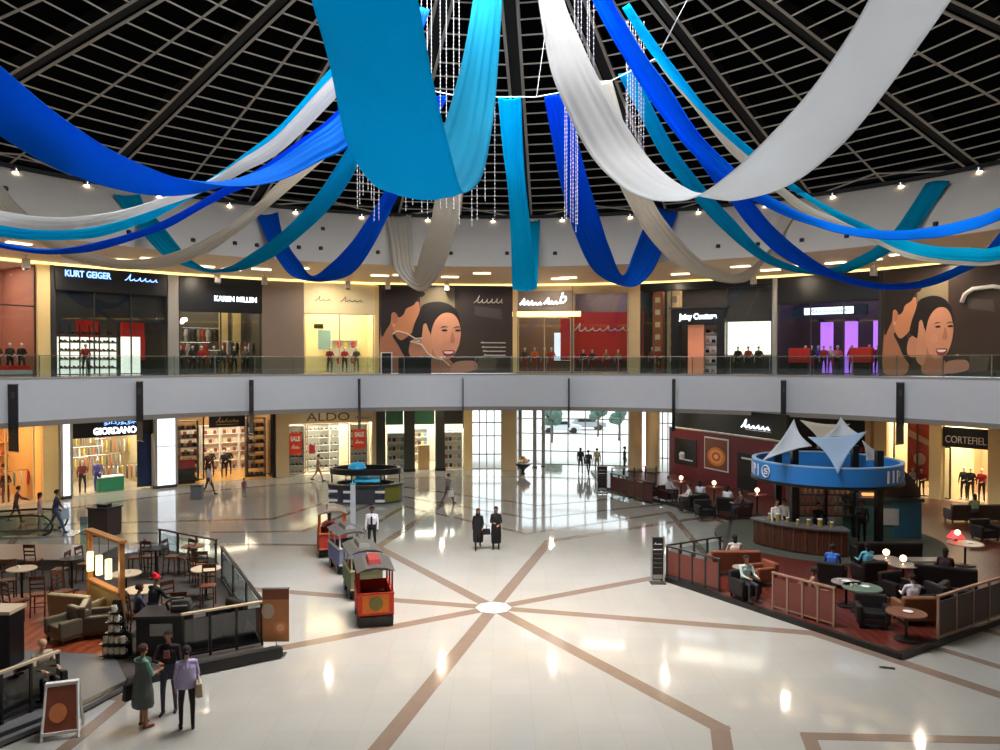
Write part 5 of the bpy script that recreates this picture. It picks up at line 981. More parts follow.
# cups and plates on tables
cup = thing('coffee_cup', 'x', 'cup'); MB().lathe([(.001, 0), (.03, 0), (.045, .09), (.038, .09), (.026, .01), (.001, .01)], n=12).build('cup_body', M_white, cup, smooth='auto'); MB().tube([(.04, 0, .07), (.07, 0, .06), (.06, 0, .03), (.035, 0, .03)], .007, 5).build('handle', M_white, cup)
cup_used = []
for px, py, h, dx, l in ((206, 598, .95, .1, 'white cup on the pale table beside the side fence'), (22, 600, 1.0, -.1, 'white cup on the pale table at far left'), (126, 600, .85, .12, 'white cup on the pale table right of the lamp partition'), (142, 616, .8, -.15, 'white cup before the person in the red hat')): p = L(px, py) + Vector((dx, 0, h)); place(cup, cup_used, p, .5, l)
# lounge bench, brown armchair, black armchair
o = armchair(mat('khaki_leather', (142, 130, 100), .5), 'beige khaki lounge bench left of the lamp partition', 1.4, 'lounge_bench', 'bench', hb=.85); o.location = L(78, 620); o.rotation_euler[2] = 2.9
o = armchair(mat('brown_leather', (74, 62, 50), .45), 'dark brown leather armchair before the lamp partition', .95, hb=.95); o.location = L(98, 634); o.rotation_euler[2] = 1.9
o = armchair(mat('olive_leather', (92, 84, 66), .45), 'olive leather armchair left of the brown one on the orange boards', .9); o.location = L(66, 640); o.rotation_euler[2] = -.6
o = armchair(M_black, 'black armchair in the corner by the glass fence', .9); o.location = L(226, 632); o.rotation_euler[2] = -.7
# partition with hanging lamps
p0, p1 = L(90, 609), L(122, 626); d = p1 - p0; Ln = d.length; a = math.atan2(d.y, d.x); W_oak = wood_material('golden_oak', (188, 130, 66), (156, 100, 48), .4, 3)
t = thing('lamp_partition', 'golden wooden frame partition with a low panel in the left cafe', 'partition', (p0 + p1) / 2, a); H = 2.35
for x in (-Ln / 2, Ln / 2): MB().bx(x - .06, x + .06, -.07, .07, 0, H).build('upright', W_oak, t)
MB().bx(-Ln / 2 - .1, Ln / 2 + .1, -.12, .12, H, H + .08).build('top_beam', W_oak, t); MB().bx(-Ln / 2, Ln / 2, -.05, .05, 0, .9).build('low_panel', wood_material('khaki_panel', (150, 130, 90), (130, 112, 76)), t); MB().bx(-Ln / 2, Ln / 2, -.1, .1, .9, .96).build('ledge', W_oak, t)
M_lampsh = mat('lit_paper_shade', (255, 236, 190), .6, emit=1.3, ecol=(255, 226, 170))
for k in range(3):
    x = (-.5 + (k + .5) / 3) * Ln * .86; w_ = (p0 + p1) / 2 + Vector((math.cos(a), math.sin(a), 0)) * x + Vector((math.sin(a), -math.cos(a), 0)) * .16
    s = thing('pendant_lamp', ['left', 'middle', 'right'][k] + ' of three glowing cylinder lamps hanging in the wooden partition', 'pendant lamp', w_ + Vector((0, 0, 1.28)), a, 'three lamps of the partition'); MB().lathe([(.001, 0), (.09, 0), (.09, .56), (.001, .56)], n=16).build('shade', M_lampsh, s, smooth='auto'); MB().tube([(0, 0, .62), (0, 0, 1.12)], .01, 5).build('cord', M_black, s)
    l = bpy.data.lights.new('partition_lamp', 'POINT'); l.energy = 12; l.color = (1, .8, .5); l.shadow_soft_size = .12; lo = bpy.data.objects.new('partition_lamp', l); COL.objects.link(lo); lo.location = w_ + Vector((math.sin(a) * .3, -math.cos(a) * .3, 1.5))
# mug rack: black stepped board with rows of white mugs
p = L(115, 657); t = thing('mug_rack', 'black stepped display rack with a triangle of white mugs', 'rack', p, .1)
rows = ((0, 4), (.28, 4), (.56, 2), (.82, 2), (1.06, 1))
for z, n in rows: MB().bx(-.07 * n - .06, .07 * n + .06, -.12, .14, z + .06, z + .09).build('shelf_board', M_black, t)
MB().vprism([(-.36, 0), (.36, 0), (.36, .5), (.22, .62), (.1, 1.4), (-.1, 1.4), (-.22, .62), (-.36, .5)], .14, .2).build('back_panel', M_black, t)
mg = thing('white_mug', 'x', 'mug', group='white mugs on the stepped rack'); MB().lathe([(.001, 0), (.06, 0), (.065, .16), (.055, .16), (.05, .02), (.001, .02)], n=12).build('mug_body', mat('mug_white', (236, 228, 206), .3), mg, smooth='auto'); MB().tube([(.06, 0, .13), (.1, 0, .11), (.1, 0, .06), (.06, 0, .04)], .01, 5).build('handle', M_white, mg)
mu = []
for z, n in rows:
    for k in range(n): place(mg, mu, p + Vector(((k - (n - 1) / 2) * .145, -.03, z + .095)), .1 + rnd.uniform(-.4, .4), 'white mug standing on the black stepped display rack')
# dark counter with machines
t = thing('service_counter', 'dark counter block right of the mug rack in the left cafe', 'counter', L(160, 658), .08)
MB().bx(-.55, .6, -.1, .75, 0, 1.05).build('front', M_black, t, bevel=.02); MB().bx(-.6, .65, -.15, .8, 1.05, 1.1).build('worktop', M_dark, t); MB().bx(-.2, .35, -.13, -.1, .6, .9).build('shelf_slot', M_grey, t)
t = thing('coffee_machine', 'dark curved coffee machine on the counter below the red hat', 'coffee machine', L(176, 658) + Vector((0, .35, 1.1)), .2)
MB().box((0, 0, .14), (.5, .4, .28), top=.85).build('body', M_dark, t, bevel=.05); MB().tube([(-.28, -.1, .05), (-.34, -.15, .25), (-.2, -.2, .36), (.1, -.15, .36)], .035, 8).build('pipe', M_dark, t, smooth=True); MB().bx(-.18, .18, -.22, -.16, .16, .2).build('chrome_strip', M_chrome, t)
t = thing('menu_pillar', 'black pillar with a cream top at the left frame edge', 'pillar', L(2, 664), 0); MB().bx(-.55, .38, -.3, .3, 0, 1.32).build('body', M_black, t, bevel=.02); MB().bx(-.6, .42, -.35, .35, 1.32, 1.4).build('top', W_pale, t)
# glass fences of the left cafe
M_dglass = glassmat('smoked_glass', (120, 124, 128), 1.2, .12)
screen(L(183, 660), L(262, 645), 1.12, 'smoked glass fence with a cream top rail at the front of the left cafe', M_black, M_black, 3, rail=W_pale, glass=M_dglass)
t = thing('kerb_bench', 'low black kerb running below the smoked glass fence', 'kerb', (L(195, 669) + L(268, 654)) / 2, math.atan2((L(268, 654) - L(195, 669)).y, (L(268, 654) - L(195, 669)).x)); MB().bx(-1.25, 1.25, -.1, .12, -.14, .12).build('kerb', M_edge, t, bevel=.03); MB().bx(-1.2, 1.2, -.09, .11, .12, .14).build('cap', M_dark, t)
screen(L(262, 641), L(222, 578), 1.05, 'clear glass side fence with black posts at the right of the left cafe', M_black, M_black, 3, glass=M_glass)
screen(L(216, 568), L(160, 556), 1.0, 'clear glass fence at the back right of the left cafe', M_black, M_dark, 3, glass=M_glass)
screen(L(-30, 738), L(58, 700), 1.05, 'black fence with a cream rail at the bottom left corner', M_black, M_black, 3, rail=W_pale, glass=M_dglass)
# banner stand
p = G(276, 655); t = thing('banner_stand', 'brown upright banner with coffee cup pictures beside the left cafe', 'banner', p, .05)
MB().bx(-.34, .34, -.012, .012, .35, 1.72).build('sheet', mat('banner_brown', (186, 122, 74), .5, var=.25, scale=3), t); MB().tube([(0, .03, 0), (0, .03, 1.75)], .015, 6).build('pole', M_chrome, t); MB().bx(-.36, .36, -.02, .03, 1.72, 1.75).build('top_bar', M_chrome, t); MB().bx(-.25, .25, -.15, .15, 0, .02).build('foot', M_dark, t)
MB().vprism([(.12 + .17 * math.cos(k * PI / 10), .72 + .17 * math.sin(k * PI / 10)) for k in range(20)], -.02, -.01).build('plate_print', mat('plate_orange', (214, 130, 84)), t)
MB().vprism([(.12 + .1 * math.cos(k * PI / 10), .72 + .1 * math.sin(k * PI / 10)) for k in range(20)], -.024, -.01).build('cup_print', mat('cup_print_col', (230, 180, 140)), t)
MB().vprism([(-.2 + .16 * math.cos(k * PI / 10), 1.15 + .2 * math.sin(k * PI / 10)) for k in range(20)], -.02, -.01).build('steam_print', mat('steam_print_col', (186, 166, 146)), t); MB().bx(-.34, .34, -.016, 0, 1.45, 1.72).build('top_band', mat('banner_rust', (130, 70, 40)), t)
# sandwich board
p = (G(50, 742) + G(74, 733)) / 2; t = thing('sandwich_board', 'white framed folding sandwich board with a brown coffee picture', 'sign board', p + Vector((-.1, .2, 0)), .35)
for s in (-1, 1):
    for x in (-.33, .33): MB().tube([(x, -s * .32, 0), (x * .85, -s * .02, 1.05)], .03, 4).build('frame_leg', M_white, t)
    mb = MB(); mb.quad((-.32, -s * .28, .14), (.32, -s * .28, .14), (.28, -s * .04, .98), (-.28, -s * .04, .98)); mb.build('picture', mat('board_brown', (136, 70, 48), .5, var=.3, scale=4) if s > 0 else M_white, t, solid=.015)
mb = MB(); q = [(-.05 + .16 * math.cos(k * PI / 10), .5 + .18 * math.sin(k * PI / 10)) for k in range(20)]; i0 = len(mb.v); mb.v = [(x, -.28 + (z - .14) * .285 - .02, z) for x, z in q]; mb.f = [tuple(range(20))]; mb.m = [0]; mb.build('cup_print', mat('plate_orange', (214, 130, 84)), t, solid=.01)
MB().bx(-.3, .3, -.06, .06, 1.0, 1.06).build('top_bar', M_white, t)
MB().bx(-.33, .33, -.31, -.27, .1, .16).build('lower_bar', M_white, t)
# ------------------------------------------------------------------ escalator landing, far left
p0, p1 = G(72, 528), G(128, 540); e = thing('escalator', 'escalator landing with black rounded handrails at the far left', 'escalator', G(60, 534), 0)
dirx = Vector((-1, -.12, 0)).normalized(); ez = math.atan2(dirx.y, dirx.x); e.rotation_euler[2] = ez
for y in (-.75, .75):
    pts = [(9, y, .2), (3, y, .92), (1.2, y, 1.0), (.35, y, .95), (.05, y, .72), (-.02, y, .5), (.08, y, .25), (.4, y, .1)]
    MB().tube(pts, .05, 8).build('handrail', M_black, e, smooth=True); mb = MB(); mb.vprism([(.3, .06), (.06, .5), (.35, .88), (1.2, .95), (3, .87), (9, .15), (9, .0)], y - .015, y + .015); mb.build('glass_side', M_glass, e); MB().bx(.2, 9, y - .12, y + .12, 0, .1).build('skirt', M_chrome, e)
MB().bx(-.8, 1.2, -.7, .7, 0, .03).build('landing_plate', M_chrome, e)
for k in range(10): MB().bx(1.2 + k * .4, 1.6 + k * .4, -.62, .62, .0, .035 + .004 * k).build('step', M_dark, e)
t = thing('stone_plinth', 'long low grey polished ledge in front of the escalator at far left', 'ledge', G(15, 574), -.03); MB().bx(-4, 2.6, 0, 2.2, 0, .5).build('body', mat('polished_grey_stone', (104, 98, 94), .25), t, bevel=.04); MB().bx(-4, 2.65, -.05, 2.25, .5, .54).build('top', mat('polished_grey_stone2', (116, 110, 104), .35), t)
for x in (-.55, .35): MB().bx(x - .22, x + .22, -.01, .0, .2, .4).build('vent', M_dark, t)
t = thing('glass_newel', 'pale glass post at the near end of the escalator rail', 'post', G(84, 555)); MB().bx(-.12, .12, -.05, .05, 0, 1.5).build('pane', glassmat('blue_glass', (190, 215, 225), 1, .1), t); MB().bx(-.16, .16, -.1, .1, 0, .08).build('foot', M_chrome, t)
t = thing('waste_kiosk', 'dark brown square kiosk bin with a raised lid right of the escalator', 'kiosk', G(105, 535), -.25); M_umber = mat('umber_panel', (58, 46, 42), .4)
MB().bx(-.5, .5, -.45, .45, .05, 1.2).build('body', M_umber, t, bevel=.02); MB().bx(-.54, .54, -.49, .49, 1.2, 1.26).build('lid', M_black, t); MB().bx(-.25, .2, -.2, .2, 1.26, 1.38).build('lid_block', M_black, t); MB().bx(-.45, .45, -.4, .4, 0, .05).build('plinth', M_black, t)
t = thing('grey_bin', 'grey square bin standing on the floor before the dark framed shop', 'bin', G(197, 499)); MB().bx(-.3, .3, -.2, .2, 0, .75).build('body', mat('slate_bin', (110, 112, 122), .4), t, bevel=.02); MB().bx(-.32, .32, -.22, .22, .75, .8).build('rim', M_dark, t)
# ------------------------------------------------------------------ oval sales kiosk in the middle distance
kc = G(362, 505) + Vector((0, 1.2, 0)); kc.z = 0
t = thing('oval_kiosk', 'oval sales kiosk with a black canopy rim and an olive end panel', 'kiosk', kc)
def oval(rx, ry, z0, z1, a0=0, a1=2 * PI, th=.06, n=40):
    mb = MB(); mb.lathe([(1, z0), (1, z1), (1 - th, z1), (1 - th, z0), (1, z0)], n=n, a0=a0, a1=a1, sx=rx, sy=ry); return mb
oval(2.0, 1.25, .05, .95).build('counter_front', mat('slate_front', (64, 66, 74), .4), t); oval(2.02, 1.27, .12, .95, R_(105), R_(155), .03).build('olive_panel', mat('olive_green', (112, 112, 40), .4), t)
oval(2.1, 1.35, .95, 1.03, th=.25).build('counter_top', M_dark, t); oval(1.95, 1.2, 1.55, 1.85, th=.1).build('canopy_rim', M_black, t, smooth='auto')
for k in range(6): a = k * PI / 3 + .5; MB().bx(-.03, .03, -.03, .03, 1.0, 1.6).build('canopy_post', M_dark, t, loc=(1.85 * math.sin(a), 1.12 * math.cos(a), 0))
MB().box((.25, -.9, 1.32), (1.35, .5, .06), tx=.5).build('cyan_desk', mat('cyan_panel', (60, 190, 236), .4), t)
for i, (x, w_) in enumerate(((-1.55, .6), (-.75, .5), (.95, .5))):
    for k in range(4): MB().box((x, -1.05 - (.1 if i else -.2), .2 + k * .24), (w_, .12, .12), mi=0).build('striped_shelf', M_white if k % 2 == 0 else mat('navy_shelf', (40, 46, 90)), t)
MB().tube([(-.55, -.9, .1), (-.55, -.9, 1.9)], .03, 6).build('mushroom_pole', M_white, t)
mb = MB(); mb.lathe([(.001, 2.22), (.25, 2.2), (.42, 2.08), (.5, 1.9), (.44, 1.88), (.001, 1.9)], (-.35, -.7, 0), 20); mb.build('cyan_dome', mat('cyan_dome_paint', (20, 170, 226), .4), t, smooth='auto')
t = thing('white_totem', 'slim translucent white totem on a foot plate between the kiosk and the toy train', 'totem', G(353, 531)); MB().bx(-.11, .11, -.04, .04, .05, 2.1).build('panel', mat('frosted_white', (222, 228, 236), .3, trans=.3), t); MB().bx(-.35, .35, -.2, .2, 0, .04).build('foot_plate', M_white, t); MB().bx(-.13, .13, -.05, .05, 2.1, 2.16).build('cap', mat('cyan_panel', (60, 190, 236)), t)
t = thing('flower_bowl', 'black bowl with cream and orange flowers on a stand near the entrance', 'planter', G(523, 474)); MB().lathe([(.001, 0), (.2, 0), (.1, .1), (.12, .3), (.5, .6), (.55, .72), (.45, .7), (.001, .66)], n=22).build('bowl', M_black, t, smooth='auto')
mb = MB()
for k in range(26): a = rnd.uniform(0, 6.28); r = rnd.uniform(0, .42); mb.ell((r * math.cos(a), r * math.sin(a), .8 + .3 * (1 - r / .45) + rnd.uniform(-.05, .05)), (.12, .12, .11), k % 3, n=7, h=5)
mb.build('flowers', [mat('cream_petals', (232, 206, 166), .8), mat('orange_petals', (226, 150, 80), .8), mat('leaf_green', (90, 110, 60), .8)], t)
# ------------------------------------------------------------------ toy train
def train_car(label, loc, rz, body, trim, roof, rear, h=1.75, wd=1.0, ln=1.7, engine=False, caboose=False):
    t = thing('train_car' if not engine else 'train_engine', label, 'train car', loc, rz); hw, hl = wd / 2, ln / 2     # +y is forward, rear faces -y
    B, T, Rf, Re = cloth(body), cloth(trim), mat('roof_%d' % roof[0], roof, .5), cloth(rear)
    MB().bx(-hw, hw, -hl, hl, .2, .34).build('chassis', M_black, t, bevel=.02)
    for s in (-1, 1): MB().bx(s * hw - .03, s * hw + .03, -hl, hl, .34, .92).build('side_panel', B, t, bevel=.01); MB().bx(s * hw - .04, s * hw + .04, -hl, hl, .9, .95).build('side_rail', T, t)
    MB().bx(-hw, hw, hl - .05, hl, .34, .95).build('front_panel', B, t)
    r_ = MB().bx(-hw - .01, hw + .01, -hl - .03, -hl + .03, .36, .95).build('rear_panel', Re, t, bevel=.01)
    MB().bx(-hw - .03, hw + .03, -hl - .06, -hl, .93, .98).build('rear_rail', T, t); MB().bx(-hw - .03, hw + .03, -hl - .06, -hl, .34, .39).build('rear_sill', T, t)
    for y in (-.3, .45): MB().bx(-hw + .05, hw - .05, y * ln - .1, y * ln + .1, .34, .62).build('bench_seat', cloth((120, 24, 24) if caboose else (70, 50, 40)), t, bevel=.02)
    for s in (-1, 1):
        for y in (-hl + .04, -.02, hl - .04): MB().bx(s * (hw - .02) - .025, s * (hw - .02) + .025, y - .025, y + .025, .9, h - .16).build('roof_post', T if not caboose else cloth((150, 26, 24)), t)
        for y in (-.5, .5):
            MB().tube([(s * (hw - .06), y * ln * .62 , .17), (s * (hw + .03), y * ln * .62, .17)], .17, 14).build('wheel', M_black, t)
    mb = MB(); P = [(-hw - .06, h - .14), (-hw * .6, h - .03), (0, h), (hw * .6, h - .03), (hw + .06, h - .14), (hw * .6, h - .1), (0, h - .07), (-hw * .6, h - .1)]; mb.vprism(P, -hl - .08, hl + .08); mb.build('roof', Rf, t)
    MB().box((0, 0, h + .04), (wd * .42, ln * .62, .14), top=.8).build('clerestory', cloth((120, 30, 28)) if caboose else Rf, t, bevel=.01)
    if caboose:
        MB().vprism([(.2 * math.cos(k * PI / 12), .67 + .2 * math.sin(k * PI / 12)) for k in range(24)], -hl - .05, -hl - .03).build('round_emblem', cloth((120, 116, 60)), r_)
        for s in (-1, 1): MB().bx(s * hw * .9 - .05, s * hw * .9 + .05, -hl - .07, -hl - .03, .4, .9).build('rear_stripe', cloth((206, 60, 36)), r_)
        MB().bx(-hw, hw, -hl - .1, -hl, .03, .3).build('rear_skirt', M_black, t, bevel=.02)
    if engine:
        MB().tube([(0, hl, .72), (0, hl + 1.0, .72)], .32, 18).build('boiler', cloth((130, 40, 34)), t, smooth='auto'); MB().lathe([(.001, 0), (.07, 0), (.08, .3), (.14, .42), (.001, .42)], (0, hl + .75, 1.0), 14).build('chimney', M_black, t, smooth='auto')
        MB().bx(-.4, .4, hl, hl + 1.15, .2, .4).build('front_frame', M_black, t); MB().vprism([(-.42, .05), (.42, .05), (.3, .35), (-.3, .35)], hl + 1.1, hl + 1.3).build('cow_catcher', cloth((150, 50, 36)), t)
        for s in (-1, 1): MB().tube([(s * .46, hl + .5, .25), (s * .52, hl + .5, .25)], .24, 16).build('big_wheel', M_black, t)
    return t
def TP(px, py): p = G(px, py); p.z = 0; return p
train_car('red and orange rear train car with a round emblem, nearest the camera', TP(376, 627) + Vector((-.2, .82, 0)), R_(14), (176, 34, 30), (190, 60, 40), (62, 62, 60), (226, 128, 54), 1.72, .98, 1.6, caboose=True)
train_car('green and cream train car coupled before the red rear car', TP(364, 606) + Vector((-.3, 1.4, 0)), R_(20), (90, 112, 84), (206, 196, 160), (66, 66, 64), (130, 134, 100), 1.62, .98, 1.6)
train_car('blue and white train car, second behind the engine', TP(350, 580) + Vector((-.4, 1.5, 0)), R_(26), (96, 106, 150), (206, 206, 206), (72, 72, 74), (120, 126, 160), 1.55, .95, 1.6)
train_car('red toy train engine with a canopy, farthest from the camera', TP(331, 562) + Vector((-.25, 1.3, 0)), R_(16), (170, 44, 36), (206, 110, 60), (120, 108, 96), (178, 54, 40), 1.85, 1.0, 1.4, engine=True)
# ------------------------------------------------------------------ right cafe: ring bar
t = thing('ring_bar_canopy', 'large blue ring shaped canopy of the round bar with white emblems', 'canopy', RC); RR = 2.97
MB().lathe([(RR, 2.72), (RR + .02, 3.46), (RR - .1, 3.46), (RR - .12, 2.72), (RR, 2.72)], n=64).build('blue_fascia', mat('canopy_blue', (44, 132, 214), .35, var=.05), t, smooth='auto')
MB().lathe([(RR + .05, 2.62), (RR + .05, 2.74), (RR - .75, 2.74), (RR - .75, 2.62), (RR + .05, 2.62)], n=64).build('dark_soffit', M_black, t, smooth='auto'); MB().lathe([(RR + .03, 3.44), (RR + .03, 3.49), (RR - .14, 3.49), (RR - .14, 3.44), (RR + .03, 3.44)], n=64).build('pale_top_rim', mat('pale_blue_rim', (150, 190, 226), .4), t, smooth='auto')
for i, k in enumerate((0, 1, 2, 3)):
    a = PI / 4 + i * PI / 2 + .15; x, y = 2.3 * math.sin(a), 2.3 * math.cos(a); MB().bx(x - .13, x + .13, y - .13, y + .13, ZP, 4.05 if i in (1, 2) else 3.9).build('canopy_post', M_black, t); MB().tube([(x, y, 2.7), (x * RR / 2.35, y * RR / 2.35, 2.7)], .06, 6).build('bracket', M_black, t)
for az_, kind in ((252, 0), (263, 1), (270, 2), (279, 1), (154, 1), (148, 1), (141, 2)):
    a = R_(az_); e_ = bpy.data.objects.new('e', None)
    mb = MB()
    if kind == 0: mb.tube([(.24 * math.cos(k * PI / 10), -.015, .24 * math.sin(k * PI / 10)) for k in range(20)], .03, 5, closed=True); mb.tube([(.1, -.015, .1), (-.08, -.015, .09), (-.1, -.015, .02), (.1, -.015, -.02), (.08, -.015, -.1), (-.1, -.015, -.1)], .028, 5)
    elif kind == 1: mb.bx(-.04, .04, -.03, .0, -.24, .24)
    else: mb.bx(-.12, -.05, -.03, 0, -.24, .24); mb.tube([(-.08, -.02, .2), (.1, -.02, .16), (.1, -.02, .02), (-.08, -.02, 0)], .03, 5)
    mb.build('white_emblem' if kind == 0 else 'white_letter', M_white, t, loc=((RR + .03) * math.sin(a), (RR + .03) * math.cos(a), 3.09), rz=-a + PI)
def sail(pa, pb, pc, label, m, sag=.25):
    mb = MB(); N = 14; A, B_, Cc = Vector(pa), Vector(pb), Vector(pc); ce = (A + B_ + Cc) / 3; idx = {}
    for i in range(N + 1):
        for j in range(N + 1 - i):
            u, v = i / N, j / N; w_ = 1 - u - v; p = A * w_ + B_ * u + Cc * v; e1 = 4 * (w_ * u + u * v + v * w_) * .75; edge = 4 * (u * v * (1 - 0) if w_ < .34 else 0)
            k = 1 - .22 * (4 * w_ * u * (1 - 3 * v) * (v < .33) + 4 * u * v * (1 - 3 * w_) * (w_ < .33) + 4 * w_ * v * (1 - 3 * u) * (u < .33)); p = ce + (p - ce) * k; p.z -= sag * 27 * u * v * w_
            idx[i, j] = len(mb.v); mb.v.append(tuple(p))
    for i in range(N):
        for j in range(N - i):
            mb.f.append((idx[i, j], idx[i + 1, j], idx[i, j + 1])); mb.m.append(0)
            if i + j < N - 1: mb.f.append((idx[i + 1, j], idx[i + 1, j + 1], idx[i, j + 1])); mb.m.append(0)
    o = mb.build('canopy_sail', m, smooth=True, solid=.015); return tag(o, label, 'sail', 'cloth sails over the round bar')
M_sail = fabric('pale_sail_cloth', (206, 212, 218), .25); M_sailb = fabric('pale_blue_sail_cloth', (176, 200, 226), .25)
sail(PD(794, 419, 33), PD(762, 461, 30.6), PD(812, 446, 31), 'grey white sail peaked at the left of the round bar canopy', M_sail)
sail(PD(800, 420, 34.5), PD(850, 424, 35.5), PD(826, 452, 33.5), 'cream sail stretched at the back of the round bar canopy', F_cream)
sail(PD(808, 437, 31.4), PD(868, 431, 31.4), PD(838, 474, 29.9), 'pale blue sail hanging as a downward triangle at the front of the round bar canopy', M_sailb, .1)
sail(PD(841, 417, 33), PD(822, 438, 32), PD(862, 436, 32), 'small white peaked sail in the middle of the round bar canopy', M_sail)
sail(PD(862, 440, 34), PD(892, 462, 34), PD(866, 461, 33), 'pale sail at the right of the round bar canopy', M_sail)
# bar counter under the canopy
bc = thing('bar_counter', 'curved dark wood bar counter with a grey top under the blue ring', 'counter', (RC.x, RC.y, ZP)); a0, a1 = R_(190), R_(252)
MB().lathe([(3.6, .05), (3.6, 1.0), (3.0, 1.0), (3.0, .05), (3.6, .05)], n=30, a0=a0, a1=a1).build('front', W_dark, bc); MB().lathe([(3.7, 1.0), (3.7, 1.07), (2.9, 1.07), (2.9, 1.0), (3.7, 1.0)], n=30, a0=a0 - .02, a1=a1 + .02).build('worktop', mat('grey_worktop', (96, 92, 90), .25), bc)
for k in range(9): a = a0 + (a1 - a0) * (k + .5) / 9; MB().bx(-.02, .02, -.02, .02, .1, .95).build('batten', W_mid, bc, loc=(3.61 * math.sin(a), 3.61 * math.cos(a), 0), rz=-a)
bc = thing('back_bar', 'dark back bar unit in the centre of the round bar', 'shelf', (RC.x, RC.y + .3, ZP)); 
for z in (.9, 1.35, 1.8): MB().bx(-1.2, 1.2, -.4, .4, z, z + .05).build('shelf_board', M_dark, bc)
for x in (-1.2, 1.2, 0): MB().bx(x - .05, x + .05, -.4, .4, 0, 2.2).build('side_panel', M_black, bc)
bt = thing('bottle', 'x', 'bottle', group='bottles on the back bar'); MB().lathe([(.001, 0), (.05, 0), (.05, .2), (.02, .27), (.02, .34), (.001, .34)], n=10).build('bottle_body', mat('amber_glass', (190, 120, 50), .15), bt, smooth='auto'); MB().lathe([(.001, .34), (.025, .34), (.025, .37), (.001, .37)], n=8).build('cap', M_redpanel, bt); bu = []
for z in (.95, 1.4, 1.85):
    for k in range(10): place(bt, bu, (RC.x - 1.05 + k * .23, RC.y + .1, ZP + z), 0, 'small amber bottle on the dark back bar unit')
bt2 = thing('fruit_jar', 'x', 'jar', group='bright jars on the round bar counter'); MB().lathe([(.001, 0), (.09, 0), (.09, .26), (.001, .26)], n=12).build('jar_body', mat('fruit_green_yellow', (150, 130, 60), .3, var=.6, scale=20), bt2, smooth='auto'); MB().lathe([(.001, .26), (.095, .26), (.095, .3), (.001, .3)], n=12).build('lid', M_white, bt2); bu = []
for k in range(7): a = a0 + .15 + (a1 - a0 - .3) * k / 6; place(bt2, bu, (RC.x + 3.2 * math.sin(a), RC.y + 3.2 * math.cos(a), ZP + 1.07), 0, 'bright fruit jar standing on the curved grey bar top', scale=(.7, 1.0, .8, .6)[k % 4])
# small ball table lamps
lm = thing('ball_lamp', 'x', 'table lamp', group=None); MB().ell((0, 0, .2), (.11, .11, .11)).build('globe', mat('warm_ball_lit', (255, 220, 180), .5, emit=5, ecol=(255, 200, 150)), lm, smooth=True); MB().lathe([(.001, 0), (.08, 0), (.03, .05), (.03, .1), (.001, .1)], n=12).build('base', M_chrome, lm, smooth='auto'); lu = []
# ------------------------------------------------------------------ right cafe furniture
Z2 = Vector((0, 0, ZP + .012))
leD = mat('dark_leather', (20, 16, 17), .5); leB = mat('tan_brown_leather', (126, 70, 48), .45); leR = mat('dark_red_leather', (46, 18, 18), .5)
def bistro(px, py, r, h, top, label, lamp=None):
    o = round_table(r, h, top, M_black, label); o.location = G(px, py, ZP) + Vector((0, 0, .014))
    if lamp: place(lm, lu, G(px, py, ZP) + Vector((0, 0, h + .014)), 0, lamp)
W_red = wood_material('reddish_top', (120, 60, 44), (96, 46, 36), .25, 2); W_gr = mat('grey_table', (140, 132, 122), .3)
bistro(681, 499, .45, .95, W_red, 'dark table nearest the serving hatch of the maroon cafe', 'glowing ball lamp on the table nearest the serving hatch')
bistro(714, 505, .45, .95, W_red, 'dark table below the framed cake poster', 'glowing ball lamp below the framed cake poster')
bistro(757, 515, .45, 1.0, W_red, 'dark table left of the bar and right of the doorway', 'glowing ball lamp left of the blue ring bar')
bistro(846, 606, .42, .74, W_gr, 'grey topped table with cups before the person in blue', None); bistro(862, 612, .55, .74, mat('green_grey_top', (96, 118, 100), .3), 'green grey round table behind the front left screen fence')
bistro(886, 580, .45, .74, W_gr, 'table with a glowing lamp behind the person in light blue', 'left of two glowing ball lamps behind the person in light blue'); bistro(903, 587, .45, .74, W_gr, 'second lamp table behind the person in light blue', 'right of two glowing ball lamps behind the person in light blue')
bistro(906, 640, .5, .74, W_mid, 'brown table before the seated person in white at the platform corner'); bistro(965, 565, .6, .8, W_gr, 'large grey table at the right edge of the cafe')
bistro(743, 585, .34, .6, W_gr, 'small coffee table between the brown lounge seats')
pl = MB().lathe([(.001, 0), (.09, 0), (.13, .02), (.12, .02), (.001, .012)], n=18).build('plate', M_white, smooth='auto'); tag(pl, 'x', 'plate'); pu = []
for px, py, h, dx, l in ((846, 606, .74, 0, 'white plate on the grey table before the person in blue'), (862, 612, .74, .1, 'white plate on the green grey round table'), (906, 640, .74, .05, 'white plate on the corner table'), (743, 585, .6, 0, 'white plate on the small coffee table'), (965, 565, .8, .2, 'white plate on the large grey table at right')): place(pl, pu, G(px, py, ZP) + Vector((dx, 0, h + .02)), 0, l)
for px, py, h, dx, l in ((846, 606, .74, -.22, 'white cup on the grey table before the person in blue'), (862, 612, .74, -.2, 'white cup on the green grey round table'), (862, 612, .74, -.32, 'second white cup at the left rim of the green grey table')): dup(cup, G(px, py, ZP) + Vector((dx, 0, h + .014)), .5, l)
def seat(px, py, rz, m, label, w_=.85, hb=.8): o = armchair(m, label, w_, hb=hb); o.location = G(px, py, ZP) + Vector((0, 0, .013)); o.rotation_euler[2] = rz; return o
seat(733, 573, PI, leB, 'tan brown leather sofa behind the small coffee table', 1.7, .9).name = 'sofa'
seat(762, 584, -1.3, leB, 'brown armchair right of the small coffee table', .75, .65)
seat(745, 598, .3, leD, 'dark armchair in front of the small coffee table', .75)
